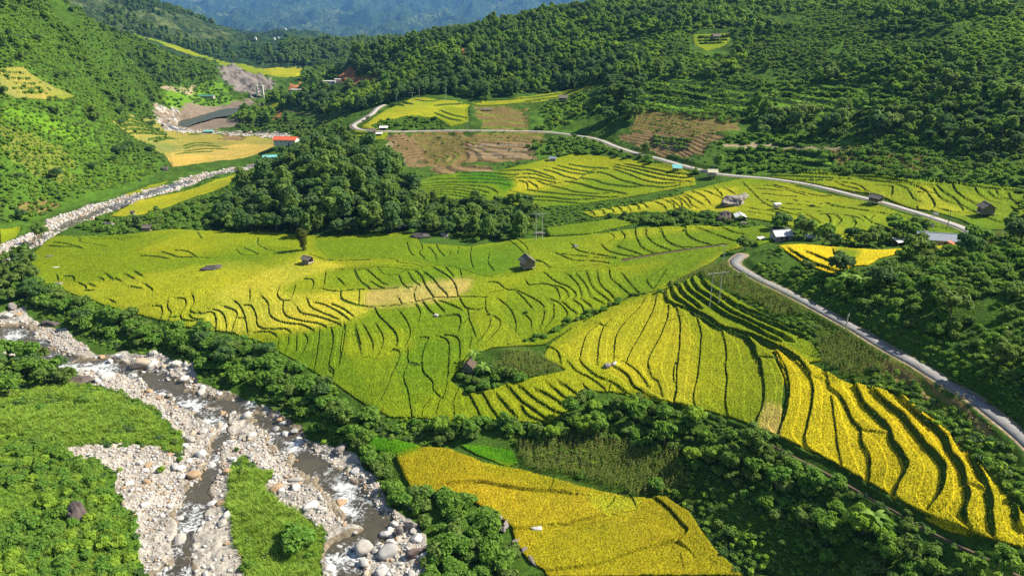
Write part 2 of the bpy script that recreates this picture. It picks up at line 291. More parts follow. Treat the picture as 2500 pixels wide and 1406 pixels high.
# (class, polygon in photo pixels); later ones lie over earlier ones
AREAS = [
 # wild ground tints
 ('forest', [(560,560),(540,500),(600,430),(720,345),(860,350),(960,400),(1020,470),(1010,570),(760,575)]),
 ('forest', [(760,190),(840,120),(1000,70),(1260,20),(1480,0),(1500,150),(1480,210),(1330,225),(1180,240),(1000,235),(900,260),(780,280)]),
 ('leafy', [(0,110),(60,140),(110,190),(240,270),(330,350),(400,400),(360,440),(280,480),(200,500),(120,520),(60,570),(0,600)]),
 ('olive', [(0,300),(60,320),(150,345),(190,390),(150,420),(60,410),(0,380)]),
 ('olive', [(60,395),(140,400),(190,430),(170,450),(90,440)]), ('olive', [(30,345),(110,340),(160,365),(180,390),(110,390),(50,375)]),
 ('dry', [(40,500),(110,490),(150,505),(120,520),(50,520)]),
 ('grass', [(0,250),(40,265),(120,290),(200,320),(240,360),(190,350),(80,310),(0,290)]),
 ('grass', [(400,235),(500,215),(560,235),(600,250),(480,262),(420,270)]), ('grass', [(420,205),(540,205),(560,225),(430,230)]),
 ('path', [(395,215),(470,208),(480,214),(410,226)]),
 ('leafy', [(1480,190),(1700,190),(1850,210),(1850,260),(1700,280),(1500,270)]), ('grass', [(1870,205),(2100,205),(2160,240),(2100,262),(1880,252)]),
 ('grass', [(1550,205),(1720,215),(1800,255),(1640,265)]),
 ('leafy', [(1750,360),(2040,360),(2040,425),(1880,425),(1780,415)]), ('leafy', [(1780,310),(2050,320),(2080,352),(1760,350)]),
 ('leafy', [(2060,420),(2500,400),(2500,455),(2200,440)]), ('leafy', [(2330,60),(2500,40),(2600,60),(2600,250),(2460,230),(2400,140)]), ('leafy', [(1950,95),(2150,80),(2250,130),(2100,160),(1980,140)]), ('leafy', [(1640,140),(1760,120),(1800,160),(1700,185)]),
 ('leafy', [(1290,260),(1420,250),(1450,300),(1400,325),(1300,318)]), ('leafy', [(1290,350),(1430,330),(1480,360),(1420,380),(1310,390)]),
 ('olive', [(940,130),(1010,110),(960,180),(880,200),(870,175)]),
 ('bank', [(1650,690),(1790,640),(1830,690),(2050,800),(2500,1100),(2500,1240),(2380,1110),(2200,970),(2020,900),(1900,800),(1800,740)]),
 ('leafy', [(0,950),(130,910),(300,960),(420,1040),(420,1110),(280,1080),(150,1090),(260,1140),(330,1290),(370,1406),(0,1406)]),
 ('olive', [(90,1340),(190,1310),(260,1360),(270,1406),(60,1406)]),
 ('leafy', [(560,1125),(600,1108),(650,1150),(662,1220),(740,1260),(790,1310),(800,1406),(605,1406),(575,1310),(560,1210)]),
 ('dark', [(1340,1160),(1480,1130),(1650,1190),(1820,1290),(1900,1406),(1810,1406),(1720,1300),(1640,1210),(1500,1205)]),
 ('bank', [(1230,1060),(1400,1010),(1560,1060),(1740,1120),(1950,1260),(2180,1406),(1900,1406),(1660,1210),(1420,1190),(1260,1130)]),
 ('dry', [(2080,880),(2180,880),(2320,980),(2440,1060),(2400,1060),(2240,960)]),
 # bare and dry slopes
 ('brown', [(940,328),(1010,330),(1040,360),(1070,405),(1000,412),(950,395)]), ('dry', [(1000,325),(1330,322),(1330,348),(1290,345),(1140,346),(1136,398),(1090,420),(1040,370)]),
 ('brown', [(1137,345),(1290,343),(1308,390),(1138,398)]), ('brown', [(1040,405),(1200,405),(1210,418),(1060,425)]),
 ('dry', [(1150,262),(1290,262),(1285,318),(1180,312)]), ('dry', [(1555,275),(1640,278),(1800,290),(1800,320),(1690,332),(1545,318)]),
 ('brown', [(1500,335),(1590,318),(1700,330),(1780,332),(1720,360),(1715,382),(1620,380)]), ('dry', [(2030,362),(2270,378),(2260,425),(2040,412)]),
 ('path', [(1765,352),(1900,356),(2060,362),(2060,368),(1900,362),(1770,360)]),
 # terraces of rice
 ('lime', [(70,628),(130,580),(300,572),(420,558),(560,565),(700,572),(800,578),(900,572),(1000,568),(1030,595),(1150,602),(1250,585),(1330,578),(1420,575),(1560,557),(1700,552),(1800,555),(1850,585),(1800,605),(1770,615),(1740,640),(1650,685),(1620,713),(1540,740),(1460,765),(1390,803),(1330,842),(1290,845),(1200,852),(1150,870),(1100,930),(1130,955),(1180,965),(1260,950),(1380,935),(1425,960),(1390,1005),(1345,1035),(1200,1025),(1090,1028),(1000,1020),(950,1020),(880,980),(760,905),(690,862),(640,840),(600,826),(560,812),(480,805),(400,785),(330,768),(250,745),(150,710),(85,685)]),
 ('green', [(70,632),(160,580),(320,572),(440,575),(330,612),(440,628),(620,605),(750,612),(600,645),(280,685),(100,690)]),
 ('yel', [(520,720),(580,690),(660,655),(600,635),(470,650),(260,690),(145,705),(250,740),(330,765),(400,785),(480,800),(500,780),(540,740)]),
 ('lemon', [(742,624),(790,640),(850,650),(800,665),(740,680),(690,705),(690,722),(800,714),(895,708),(905,740),(892,778),(830,790),(740,808),(690,806),(620,815),(570,815),(500,800),(465,788),(485,768),(540,738),(505,722),(565,698),(650,660),(720,640)]),
 ('mid', [(765,585),(1000,572),(1030,598),(1150,605),(1250,590),(1290,620),(1280,665),(1180,675),(1080,650),(960,635),(800,632),(775,610)]),
 ('green', [(800,660),(930,650),(1100,655),(1150,675),(1110,683),(895,708),(800,705)]),
 ('tan', [(893,711),(1000,698),(1110,682),(1155,680),(1142,714),(1110,730),(1000,747),(918,752),(890,748)]),
 ('green', [(1300,670),(1550,660),(1750,620),(1640,690),(1460,765),(1330,842),(1280,840),(1230,780),(1240,710)]),
 ('mid', [(1500,590),(1640,570),(1800,558),(1840,580),(1770,615),(1640,640),(1480,655)]), ('mid', [(1690,620),(1760,612),(1640,690),(1540,735),(1500,700)]),
 ('green', [(640,838),(720,812),(850,788),(900,765),(1000,755),(1100,740),(1140,760),(1180,840),(1130,885),(1095,930),(1130,955),(1190,965),(1260,1010),(1345,1035),(1200,1025),(1000,1020),(950,1020),(760,905)]),
 ('mid', [(640,838),(720,815),(840,800),(840,860),(900,960),(760,905)]), ('mid', [(1010,830),(1130,840),(1100,930),(1000,1000),(960,900)]),
 ('lime', [(830,830),(980,800),(1020,850),(930,880),(840,870)]),
 ('lime', [(1150,960),(1400,900),(1430,955),(1390,1005),(1345,1035),(1250,1020)]),
 ('lime', [(1345,838),(1400,800),(1500,745),(1620,714),(1655,692),(1700,672),(1800,735),(1900,790),(1985,840),(2010,885),(1960,895),(1885,860),(1915,930),(1900,1065),(1780,1022),(1700,1000),(1620,985),(1540,962),(1440,955),(1380,905),(1325,872)]),
 ('yel', [(1360,850),(1500,760),(1600,725),(1650,760),(1700,830),(1700,1000),(1620,985),(1540,940),(1480,900),(1390,880)]),
 ('green', [(1655,692),(1700,672),(1800,735),(1900,790),(1985,840),(2010,885),(1900,850),(1780,800),(1700,760)]),
 ('gold', [(1883,838),(1960,886),(2012,908),(2052,930),(2130,950),(2200,965),(2330,1075),(2400,1120),(2500,1240),(2500,1345),(2300,1290),(2190,1222),(2100,1172),(1995,1112),(1900,1072),(1925,960),(1895,870)]),
 ('tan', [(1866,984),(1912,996),(1902,1070),(1846,1050)]),
 ('ochre', [(965,1112),(1040,1090),(1100,1095),(1180,1130),(1260,1145),(1340,1165),(1420,1190),(1550,1215),(1625,1212),(1680,1250),(1745,1340),(1815,1406),(1340,1406),(1290,1372),(1260,1330),(1250,1290),(1200,1250),(1110,1203),(1010,1205),(985,1160)]),
 ('amber', [(1095,1187),(1200,1180),(1330,1199),(1430,1205),(1480,1260),(1540,1263),(1400,1285),(1255,1291),(1200,1250)]),
 ('yel', [(1430,1205),(1550,1215),(1570,1240),(1480,1260),(1440,1230)]),
 ('vivid', [(890,1068),(930,1065),(1030,1085),(1020,1100),(970,1115),(905,1095)]), ('vivid', [(1120,1084),(1180,1088),(1250,1100),(1266,1132),(1240,1142),(1160,1112)]),
 ('mid', [(1015,442),(1060,425),(1190,420),(1245,425),(1265,450),(1250,470),(1240,490),(1150,492),(1020,492)]),
 ('lime', [(1190,420),(1400,376),(1500,385),(1660,410),(1695,430),(1700,452),(1600,472),(1400,500),(1300,510),(1230,495),(1240,470),(1262,452)]),
 ('vivid', [(1120,420),(1200,418),(1262,440),(1262,462),(1230,468),(1215,452),(1120,440)]),
 ('yel', [(1230,425),(1300,411),(1420,405),(1440,432),(1340,462),(1245,470),(1262,450)]), ('yel', [(1490,408),(1550,400),(1690,430),(1690,446),(1600,450)]),
 ('green', [(1440,440),(1640,455),(1600,472),(1420,500),(1320,508),(1300,480)]),
 ('green', [(1660,470),(1790,440),(1900,430),(1960,455),(1800,470),(1690,490)]),
 ('lime', [(1415,518),(1560,500),(1720,462),(1900,448),(2050,482),(2130,500),(2250,540),(2340,575),(2335,592),(2260,580),(2160,560),(2085,592),(2000,572),(1900,545),(1780,528),(1700,522),(1560,520),(1450,532)]),
 ('yel', [(1415,518),(1560,500),(1720,462),(1800,460),(1800,520),(1560,520),(1450,532)]),
 ('green', [(1330,555),(1500,535),(1560,545),(1440,572),(1340,575)]),
 ('green', [(2180,545),(2260,535),(2340,570),(2335,590),(2200,565)]), ('mid', [(1800,560),(1860,550),(1930,575),(1850,600)]),
 ('green', [(1870,428),(2000,418),(2200,436),(2400,452),(2500,462),(2500,565),(2400,562),(2340,538),(2150,478),(2000,452)]),
 ('lime', [(2000,440),(2150,445),(2230,470),(2240,515),(2150,482),(2040,460)]), ('lime', [(2330,470),(2500,500),(2500,540),(2420,530)]),
 ('yel', [(2225,450),(2275,455),(2300,490),(2370,520),(2370,530),(2240,512),(2245,480)]),
 ('yel', [(840,338),(872,318),(905,292),(940,268),(1000,243),(1080,247),(1140,256),(1250,242),(1450,210),(1460,217),(1400,237),(1300,252),(1200,262),(1145,263),(1140,285),(1130,305),(1080,290),(990,283),(920,300),(905,308),(950,325),(935,352),(880,365),(845,350)]),
 ('lime', [(840,338),(870,322),(950,325),(935,352),(880,365),(845,352)]), ('lime', [(1080,262),(1140,265),(1145,300),(1100,310),(1060,285)]),
 ('gold', [(1895,600),(1960,596),(2070,605),(2150,610),(2250,605),(2360,598),(2340,612),(2200,618),(2145,632),(2120,648),(2080,652),(2030,670),(1960,642)]), ('green', [(2035,606),(2100,612),(2090,635),(2050,640)]),
 ('pale', [(270,292),(310,282),(350,290),(430,310),(560,335),(600,330),(700,345),(690,355),(640,372),(590,388),(520,395),(420,408),(405,385),(360,352),(300,318)]),
 ('tan', [(410,372),(600,350),(680,352),(640,372),(590,388),(520,395),(420,408)]), ('tan', [(545,325),(585,328),(590,345),(560,345)]),
 ('pale', [(0,168),(55,165),(85,188),(130,212),(190,238),(150,250),(100,245),(40,242),(0,225)]), ('green', [(110,235),(190,238),(150,250)]),
 ('yel', [(262,528),(330,490),(400,478),(480,458),(575,425),(560,452),(420,502),(330,532)]),
 ('lime', [(0,560),(55,555),(40,580),(0,600)]),
 ('lime', [(240,500),(360,452),(420,440),(380,460),(280,505)]),
 ('lime', [(278,66),(330,82),(440,112),(540,150),(640,166),(755,166),(720,190),(640,186),(560,166),(440,128),(380,104)]), ('yel', [(640,168),(755,167),(720,190),(660,186)]),
 ('lime', [(1690,85),(1785,85),(1772,112),(1722,126),(1692,108)]),
 ('lime', [(560,265),(620,252),(690,250),(680,262),(620,280),(570,282)]),
 # river beds, reservoir, bare earth
 ('gravel', [(-160,700),(0,768),(40,745),(110,792),(160,802),(230,862),(310,862),(400,872),(470,892),(520,952),(580,962),(640,992),(740,1042),(790,1092),(850,1102),(930,1162),(960,1242),(1010,1282),(1040,1332),(1060,1500),(370,1500),(330,1290),(270,1150),(180,1110),(160,1092),(300,1080),(430,1100),(450,1062),(420,1032),(380,992),(260,947),(180,912),(130,892),(60,862),(-160,860)]),
 ('leafy', [(560,1128),(600,1110),(650,1150),(662,1220),(740,1258),(792,1310),(800,1500),(605,1500),(575,1310),(560,1210)]),
 ('gravel', [(-160,600),(0,600),(60,575),(110,550),(150,525),(200,508),(260,490),(330,472),(420,446),(500,424),(560,412),(640,396),(700,386),(700,394),(640,410),(560,424),(500,440),(420,466),(330,492),(260,520),(200,548),(150,568),(100,596),(0,640),(-160,700)]),
 ('gravel', [(400,312),(480,318),(620,320),(700,328),(720,338),(640,334),(520,326),(410,322)]),
 ('mud', [(380,258),(440,266),(560,252),(620,238),(622,256),(540,268),(540,286),(600,300),(540,312),(470,322),(400,316),(380,290)]),
 ('gravel', [(382,256),(420,262),(440,272),(410,276),(384,270)]), ('gravel', [(378,290),(420,300),(430,294),(450,288),(440,300),(400,308),(382,304)]),
 ('rock', [(535,170),(560,165),(620,180),(672,205),(660,225),(620,238),(575,222),(545,195)]),
 ('red', [(828,190),(852,168),(862,172),(860,186),(920,192),(915,206),(880,206),(840,204)]), ('red', [(708,205),(732,202),(734,222),(712,222)]), ('red', [(1128,120),(1140,110),(1142,138),(1130,140)]),
 ('red', [(675,290),(690,280),(680,270),(672,275)]), ('red', [(1076,160),(1086,158),(1088,178),(1078,180)]),
 ('brown', [(540,325),(590,332),(588,345),(545,342)]),
]
# terrace banks: (crop, width in metres, step height in metres, lines)
BANKS = [
 (5, .9, .55, [[(580,125),(700,105),(900,100),(1060,105),(1180,110),(1240,105)],[(590,140),(750,125),(950,125),(1100,130),(1200,145)],[(600,155),(750,142),(900,145),(1040,155),(1110,185),(1120,200)],[(610,170),(760,157),(900,162),(1000,178),(1060,195)],[(620,185),(760,172),(880,180),(980,200),(1040,215)],[(630,198),(760,188),(870,198),(960,215),(1000,228)],[(640,212),(760,203),(860,215),(930,230)],[(640,90),(760,70),(900,55),(1060,45),(1120,42)],[(850,85),(1000,80),(1180,95),(1230,90)],[(880,65),(1050,62),(1240,80)],
   [(1120,50),(1250,45),(1330,45),(1420,70),(1490,95)],[(1220,75),(1350,70),(1440,95),(1500,105)],[(1240,95),(1340,95),(1440,115),(1500,128)],[(1260,115),(1310,130),(1320,170)],[(1320,118),(1375,150),(1385,168)],[(1375,112),(1440,140),(1470,135)],[(1420,40),(1500,60),(1560,85),(1640,105)],[(1480,30),(1600,60),(1700,75)],[(1520,15),(1620,40),(1750,60)],[(1590,5),(1700,25),(1850,35)],[(1760,40),(1690,75),(1640,110),(1520,130),(1440,150)]]),
 (5, 1.3, .8, [[(1690,70),(1780,60),(1850,75),(1930,110),(2010,130),(2080,150)],[(1470,150),(1560,170),(1640,190),(1760,200),(1860,195)],[(1880,20),(2000,50),(2120,85),(2250,110),(2390,120)],[(1900,8),(2050,40),(2200,75),(2330,95),(2410,92)],[(1890,40),(1990,75),(2080,110),(2180,130),(2330,130)],[(1960,5),(2100,30),(2250,60),(2400,75)],
   [(1680,300),(1730,310),(1760,340)],[(1770,292),(1810,310),(1830,335)],[(1830,285),(1870,300),(1890,325)],[(1895,285),(1930,300),(1945,318)],[(1960,270),(1985,290),(2000,310)],[(2020,265),(2045,280),(2060,305)],[(2075,262),(2110,290)],[(2160,255),(2210,275),(2230,300)],[(2230,245),(2280,270),(2290,300),(2330,305)],[(2290,225),(2330,250),(2340,290),(2370,305)],[(2350,215),(2380,240),(2400,275),(2430,290)]]),
 (5, 2.4, 1.2, [[(1670,100),(1760,110),(1830,135),(1990,155),(2100,150),(2230,160),(2330,140)],[(1580,120),(1680,140),(1780,170),(1880,185),(1960,200)],[(1310,175),(1420,190),(1560,205),(1700,215),(1830,225),(1940,220)],[(1240,190),(1330,215),(1480,225),(1600,240),(1760,235)],[(1330,240),(1500,250),(1650,265),(1760,270)]]),
 (5, 1.2, .8, [[(0,635),(100,640),(250,635),(350,628),(440,635),(470,655),(560,665),(620,680),(700,675),(790,678),(870,695),(930,715),(1000,740),(1080,748),(1200,745)],[(1440,660),(1480,690),(1600,690),(1780,670),(1900,660),(1980,640)],
   [(1500,590),(1620,640),(1740,645),(1860,660)],[(1540,600),(1640,610),(1780,625),(1910,630)],[(1610,535),(1640,570),(1700,590),(1790,605),(1900,625)],[(1810,540),(1850,580),(1960,610),(2010,610)],[(1910,550),(2000,580),(2070,605)],[(2030,430),(2035,480),(2070,550),(2140,590)],[(2100,445),(2110,490),(2170,540),(2260,575)],[(2200,430),(2230,510),(2300,550),(2400,555)],[(2360,430),(2370,480),(2430,510)],[(1940,450),(1960,490),(1910,545)],[(1370,640),(1430,660),(1460,690)]]),
 (5, .6, .4, [[(1870,465),(1890,490),(1850,520)],[(1190,505),(1250,550),(1290,590)],[(1240,495),(1300,540),(1320,575)],[(1065,600),(1060,660),(1100,710)],[(950,540),(940,620),(960,690)],[(605,515),(625,560),(605,590),(640,630)],[(520,520),(545,590),(570,610)],[(660,550),(700,590),(720,640)],[(715,530),(730,570),(770,615)],[(820,560),(800,610)],[(865,550),(855,600)]]),
 (5, .75, .5, [[(50,705),(130,690),(220,695),(330,685),(440,690),(560,705),(620,690)],[(175,700),(190,750),(240,800),(280,830)],[(255,700),(300,740),(360,790),(390,800)],[(330,690),(370,730),(440,735),(530,700)],[(285,780),(330,810),(380,830)],[(470,740),(490,790),(530,825)],[(530,720),(560,770),(610,810)],[(870,700),(885,745)],
   [(0,840),(90,845),(200,835),(330,830),(500,820),(580,815)],[(85,845),(90,900),(150,925),(210,940)],[(210,840),(205,930)],[(470,895),(490,930)],[(590,810),(570,860),(580,910)],[(850,885),(920,880),(1050,885)],[(1045,890),(1040,960),(1055,985)],[(920,960),(930,1020),(890,1060)],[(700,905),(740,950),(770,980)],[(740,910),(800,930),(880,965)],[(480,985),(530,1060),(545,1130),(520,1190)],[(580,930),(610,980),(605,1030)]]),
 (5, 1.0, .7, [[(205,940),(300,950),(460,935),(580,915),(700,890),(850,885)],[(580,710),(620,750),(640,800),(680,860),(700,890)],[(640,720),(700,770),(730,810),(780,860),(790,880)],[(700,690),(770,730),(820,770),(850,830),(860,885)],[(780,690),(830,745)],[(870,890),(920,960),(1040,960)],[(630,915),(670,970),(730,1010),(850,1000),(880,1040),(870,1090)],[(310,950),(340,1010),(400,1070),(450,1130),(460,1190)]]),
 (5, .6, .45, [[(20,1090),(35,1180),(10,1300)],[(110,1060),(90,1180),(75,1330)],[(180,1100),(200,1180),(220,1240)],[(240,1075),(290,1170),(300,1220)],[(325,1070),(365,1150),(360,1210),(325,1275)],[(410,1250),(430,1230),(475,1250),(460,1320),(415,1400)],[(530,1235),(535,1320),(610,1335)],[(930,1020),(975,1140)],[(950,1150),(940,1210)],[(1075,1030),(1060,1090),(980,1190)],
   [(1130,900),(1200,960),(1240,1050),(1240,1110)],[(1240,845),(1290,890),(1350,960)],[(1250,840),(1400,920),(1430,980),(1410,1070)],[(1490,930),(1490,1010),(1450,1070)],[(1060,860),(1090,850),(1160,840)],[(1300,1000),(1340,1040),(1345,1080)]]),
 (5, .8, .55, [[(610,1150),(665,1155),(640,1210),(620,1320),(640,1400)],[(740,1145),(795,1180),(800,1280),(795,1400)],[(770,1135),(840,1145),(870,1190),(875,1290)],[(1100,1010),(1140,1050),(1120,1100),(1060,1170)],[(1060,785),(1120,790),(1180,835),(1240,835)],[(1310,780),(1330,805),(1410,795),(1500,820),(1530,880),(1530,900)],[(1410,795),(1540,820),(1590,870),(1580,890)],[(1440,730),(1500,780),(1590,820),(1640,870),(1620,900),(1680,950),(1690,1000)],[(1470,900),(1530,925),(1575,980),(1580,1010)],[(1550,920),(1610,970),(1640,990)],[(1590,740),(1650,800),(1675,870)],[(1650,740),(1700,800),(1730,860)],[(1710,720),(1750,820),(1860,910)],[(1780,720),(1800,800),(1880,880),(1900,910)],[(1860,710),(1870,760),(1950,830),(2000,880)],[(1950,740),(2000,800),(2060,865)],[(2200,700),(2110,760),(2120,800),(2150,830)],[(2230,710),(2150,830)],[(1680,900),(1740,950)],[(1750,890),(1810,920)]]),
 (5, 3.0, .9, [[(2433,715),(2350,780),(2240,830),(2150,850),(2000,880),(1900,930),(1800,970),(1690,1010),(1600,1050),(1500,1110),(1380,1150),(1290,1180),(1180,1195)]]),
 (5, .9, .6, [[(2170,870),(2150,960),(2080,1100),(1990,1260),(1975,1310)],[(2250,930),(2240,1020),(2190,1150),(2130,1260),(2110,1340),(2130,1400)],[(2300,950),(2325,1060),(2320,1200),(2300,1400)],[(2090,900),(2050,960),(1960,1050),(1900,1150),(1890,1290)],[(1870,1030),(1820,1080),(1790,1180),(1780,1310)],[(1790,1060),(1830,1075)],[(1780,1070),(1710,1130),(1670,1260),(1670,1310),(1740,1380),(1770,1400)],[(1470,1215),(1520,1250),(1540,1310)]]),
 (6, 2.0, 1.5, [[(70,850),(75,900),(130,940),(220,960),(260,1000),(330,1040),(400,1085),(480,1110),(560,1140),(620,1180),(660,1260),(690,1330),(705,1400)]]),
 (6, 2.6, 1.8, [[(100,800),(130,880),(190,930),(260,980),(350,1030),(430,1090),(520,1110),(650,1150),(740,1190),(800,1220),(900,1270),(970,1330),(1020,1400)]]),
 (6, 1.9, 1.4, [[(190,770),(230,840),(310,900),(400,960),(480,1010),(620,1070),(720,1130),(800,1170)],[(240,760),(280,830),(370,890),(480,970),(600,1030),(700,1080),(800,1120),(860,1150)],[(300,740),(340,810),(440,880),(540,950),(660,1010),(780,1060),(900,1110),(980,1130)],[(380,850),(480,910),(600,970),(760,1030),(900,1080),(1020,1120)],[(150,790),(180,860),(270,930),(300,960)]]),
 (6, .9, .6, [[(440,1110),(465,1240),(460,1400)],[(680,1280),(790,1285)],[(795,1240),(850,1340),(870,1400)],[(265,1000),(300,1120),(290,1280),(280,1400)]]),
 (9, .8, .6, [[(130,0),(120,100),(140,180),(120,260)],[(290,0),(270,130),(250,230),(265,300)],[(455,0),(470,120),(460,250),(480,370)],[(1160,240),(1180,400),(1200,560),(1230,690)],[(1040,100),(1130,110)],[(1350,450),(1530,470)],[(2045,805),(2130,820),(2180,850)]]),
 (9, 1.2, .9, [[(670,0),(700,60),(715,200),(700,310),(665,380),(665,440)],[(820,0),(870,100),(880,200),(860,330),(820,440),(810,490)],[(930,0),(1000,70),(1035,150),(1030,280),(1000,420),(985,500),(1000,560),(1050,610)],[(1130,90),(1150,170),(1210,220),(1260,310),(1300,390),(1350,450),(1360,540),(1410,630),(1405,820)]]),
 (9, 1.9, 1.4, [[(1320,160),(1370,270),(1460,360),(1530,440),(1570,540),(1640,640),(1650,700),(1610,790),(1580,860),(1590,900)],[(1440,190),(1530,280),(1620,350),(1700,450),(1790,560),(1880,660),(1900,720),(1880,850),(1810,960)],[(1600,210),(1700,320),(1820,420),(1900,500),(1940,600),(2010,690),(2040,800),(2060,900),(2030,1000),(2080,1110)],[(2050,560),(2110,680),(2170,800),(2200,900),(2210,1050),(2240,1170)],[(2170,690),(2260,790),(2340,880),(2370,1000),(2400,1070)]]),
 (9, 4.2, 1.5, [[(1990,500),(2100,620),(2220,740),(2330,860),(2433,990)]]),
 (9, 1.5, 1.0, [[(0,240),(60,265),(200,290),(330,340),(470,390),(660,460),(810,510),(960,590),(1060,630),(1220,700),(1400,830),(1540,910),(1640,960),(1800,1020),(1960,1080),(2080,1130),(2240,1200),(2433,1300)]]),
 (8, 1.1, .8, [[(1670,0),(1750,80),(1870,130),(1940,175)],[(1910,40),(1980,90),(2020,160),(2070,190)],[(910,170),(960,260),(1020,375)],[(1020,200),(1060,270),(1130,380)],[(1140,240),(1200,310),(1230,340)],[(1280,170),(1360,240),(1470,310),(1560,350)],[(1200,170),(1280,260),(1380,330),(1480,400)],[(1400,190),(1490,240),(1560,290)],[(1490,170),(1560,230),(1620,250)],[(1560,150),(1650,220)],[(1280,290),(1320,350),(1420,395)],[(2000,880),(2040,960)],[(2160,900),(2250,970),(2330,1060),(2370,1110),(2330,1160),(2300,1180)]]),
 (8, .7, .5, [[(1590,0),(1640,60),(1740,110),(1830,180)],[(1870,130),(1850,200)],[(1960,0),(2050,70),(2110,150)],[(2110,0),(2140,100),(2180,130),(2210,220)],[(2300,0),(2300,150),(2280,260)],[(530,10),(500,100),(530,200),(555,360)],[(625,0),(625,60),(690,130),(700,190),(755,235)],[(795,0),(780,180),(735,260),(715,360)],[(865,175),(830,260),(840,370)]]),
 (8, .5, .35, [[(0,20),(40,60),(30,110)],[(455,0),(400,140),(345,260)],[(540,5),(620,15)],[(680,240),(630,300),(620,365)],[(1495,760),(1480,810),(1455,840)],[(1895,880),(1880,920),(1840,960)]]),
 (8, .16, 1.3, [[(820,800),(900,790),(1000,790),(1120,810),(1300,840),(1460,850),(1600,865)],[(2050,965),(1900,1000),(1700,1040),(1540,1075),(1230,1100)],[(1200,1440),(1500,1370),(1800,1330),(2050,1240),(2300,1180)]]),
 (4, 1.0, .7, [[(330,545),(410,550),(500,550),(540,560)],[(350,520),(430,530),(520,550)],[(485,485),(530,490),(525,515),(600,530),(710,550)],[(585,490),(640,500),(760,500),(820,510)],[(640,485),(760,490),(860,495)],[(770,475),(860,485),(930,490)],[(1065,585),(1130,605),(1180,620),(1290,620)],[(1155,575),(1230,580),(1290,615)],[(930,610),(1020,615),(1110,630)],[(1555,565),(1600,605),(1700,605),(1840,590)],[(1610,560),(1660,580),(1700,600)],[(1700,535),(1760,570),(1860,590),(1980,590)],[(1700,490),(1710,545),(1800,555),(1960,565)],[(2040,600),(2110,625),(2200,645),(2433,640)],[(2210,700),(2290,705),(2433,700)],[(560,840),(620,840)],[(860,815),(930,825)]]),
 (4, .65, .5, [[(1300,450),(1330,500)],[(1080,450),(1150,460)],[(1270,620),(1400,625),(1450,610)],[(1730,880),(1770,930),(1780,1000),(1830,1040),(1920,1060),(2000,1070),(2070,1105)],[(1870,910),(1870,980),(1910,1020),(2010,1045),(2100,1060),(2150,1080)],[(1960,950),(1990,990),(2080,1010),(2180,1040),(2250,1070)],[(2030,900),(2050,950),(2130,990),(2230,1030)],[(2080,920),(2150,940),(2230,980),(2300,1030)],[(2190,930),(2260,960),(2330,1010)],[(1545,910),(1580,940),(1610,1000),(1635,1115)],[(1610,940),(1660,945),(1690,1010),(1700,1070),(1750,1095),(1880,1095),(1915,1115)],[(1650,840),(1650,900)],[(1480,945),(1540,970),(1565,1000),(1540,1070),(1535,1100)],[(1400,965),(1460,985),(1490,1040),(1495,1090)],[(1310,980),(1330,995),(1400,985),(1425,1030),(1425,1095)],[(1570,1025),(1620,1020)],[(1270,870),(1280,920),(1255,980),(1320,990)],[(1170,890),(1220,900),(1225,940),(1200,985)],[(1110,910),(1105,950),(1130,990),(1110,1030),(1105,1060)],[(1000,945),(1060,945),(1070,990),(1055,1035)],[(1190,1000),(1200,1030),(1250,1040),(1340,1045),(1335,1080)],[(1250,1000),(1270,1025),(1340,1035)],[(1100,1060),(1120,1020),(1190,1015)],[(1840,830),(1830,870),(1860,905),(1910,905)],[(2000,765),(2050,765),(2070,790),(2060,830)],[(1950,810),(1930,880)],
   [(890,715),(940,745)],[(835,735),(885,765)],[(960,800),(1000,830),(1005,845)],[(520,790),(560,810),(570,830)],[(700,730),(750,770)],[(760,760),(800,780)],[(585,795),(630,815)],[(720,900),(760,920)],[(430,745),(480,750),(490,775)],[(375,740),(385,770)],[(660,755),(685,770)]]),
 (4, .6, .45, [[(2130,830),(2200,845),(2330,835)],[(2150,720),(2140,800)],[(2340,700),(2380,780),(2433,815)],[(2230,760),(2270,800)],[(2250,840),(2255,890),(2310,920),(2433,950)],[(1700,1115),(1780,1115),(1830,1145)],[(1840,1180),(1825,1225)],[(1905,1150),(1905,1180),(1890,1230)],[(1960,1135),(1955,1230)],[(2010,1130),(2030,1170),(2000,1250)],[(2110,1100),(2100,1200),(2080,1330)],[(2185,1090),(2200,1170),(2170,1340),(2200,1390)],[(2280,1070),(2265,1200),(2240,1320)],[(2350,1090),(2380,1200)]]),
 (6, 1.2, .8, [[(580,130),(640,190),(690,240),(740,275),(820,310),(880,330)],[(395,165),(430,200),(440,220)],[(470,170),(520,200)],[(320,180),(400,210),(450,240)],[(250,185),(320,220),(360,265)],[(200,205),(260,240),(310,270)],[(150,222),(200,260),(230,295)],[(105,245),(140,270),(190,305)],[(640,165),(720,170),(830,180)],[(690,200),(760,205),(840,215),(930,220)],[(650,150),(760,150),(900,185),(1000,215)],[(760,140),(850,160),(960,190),(1080,215),(1160,215)],[(880,130),(960,150),(1100,175),(1160,200)],[(620,320),(760,345),(860,370),(930,400)],[(900,240),(1000,255),(1110,265),(1200,280)],
   [(1000,340),(1060,375),(1080,400),(960,390)],[(1130,340),(1155,375),(1140,430)],[(1190,345),(1225,375),(1200,410)],[(1310,375),(1320,405),(1270,470)],[(1370,350),(1400,370),(1430,395)],[(1440,350),(1400,390)],[(30,430),(60,490),(100,530),(190,560)],[(195,420),(210,470),(270,510),(370,540)],[(290,430),(370,460),(480,500),(540,515)],[(430,415),(500,450),(580,470)],[(1170,570),(1190,620),(1250,650)],
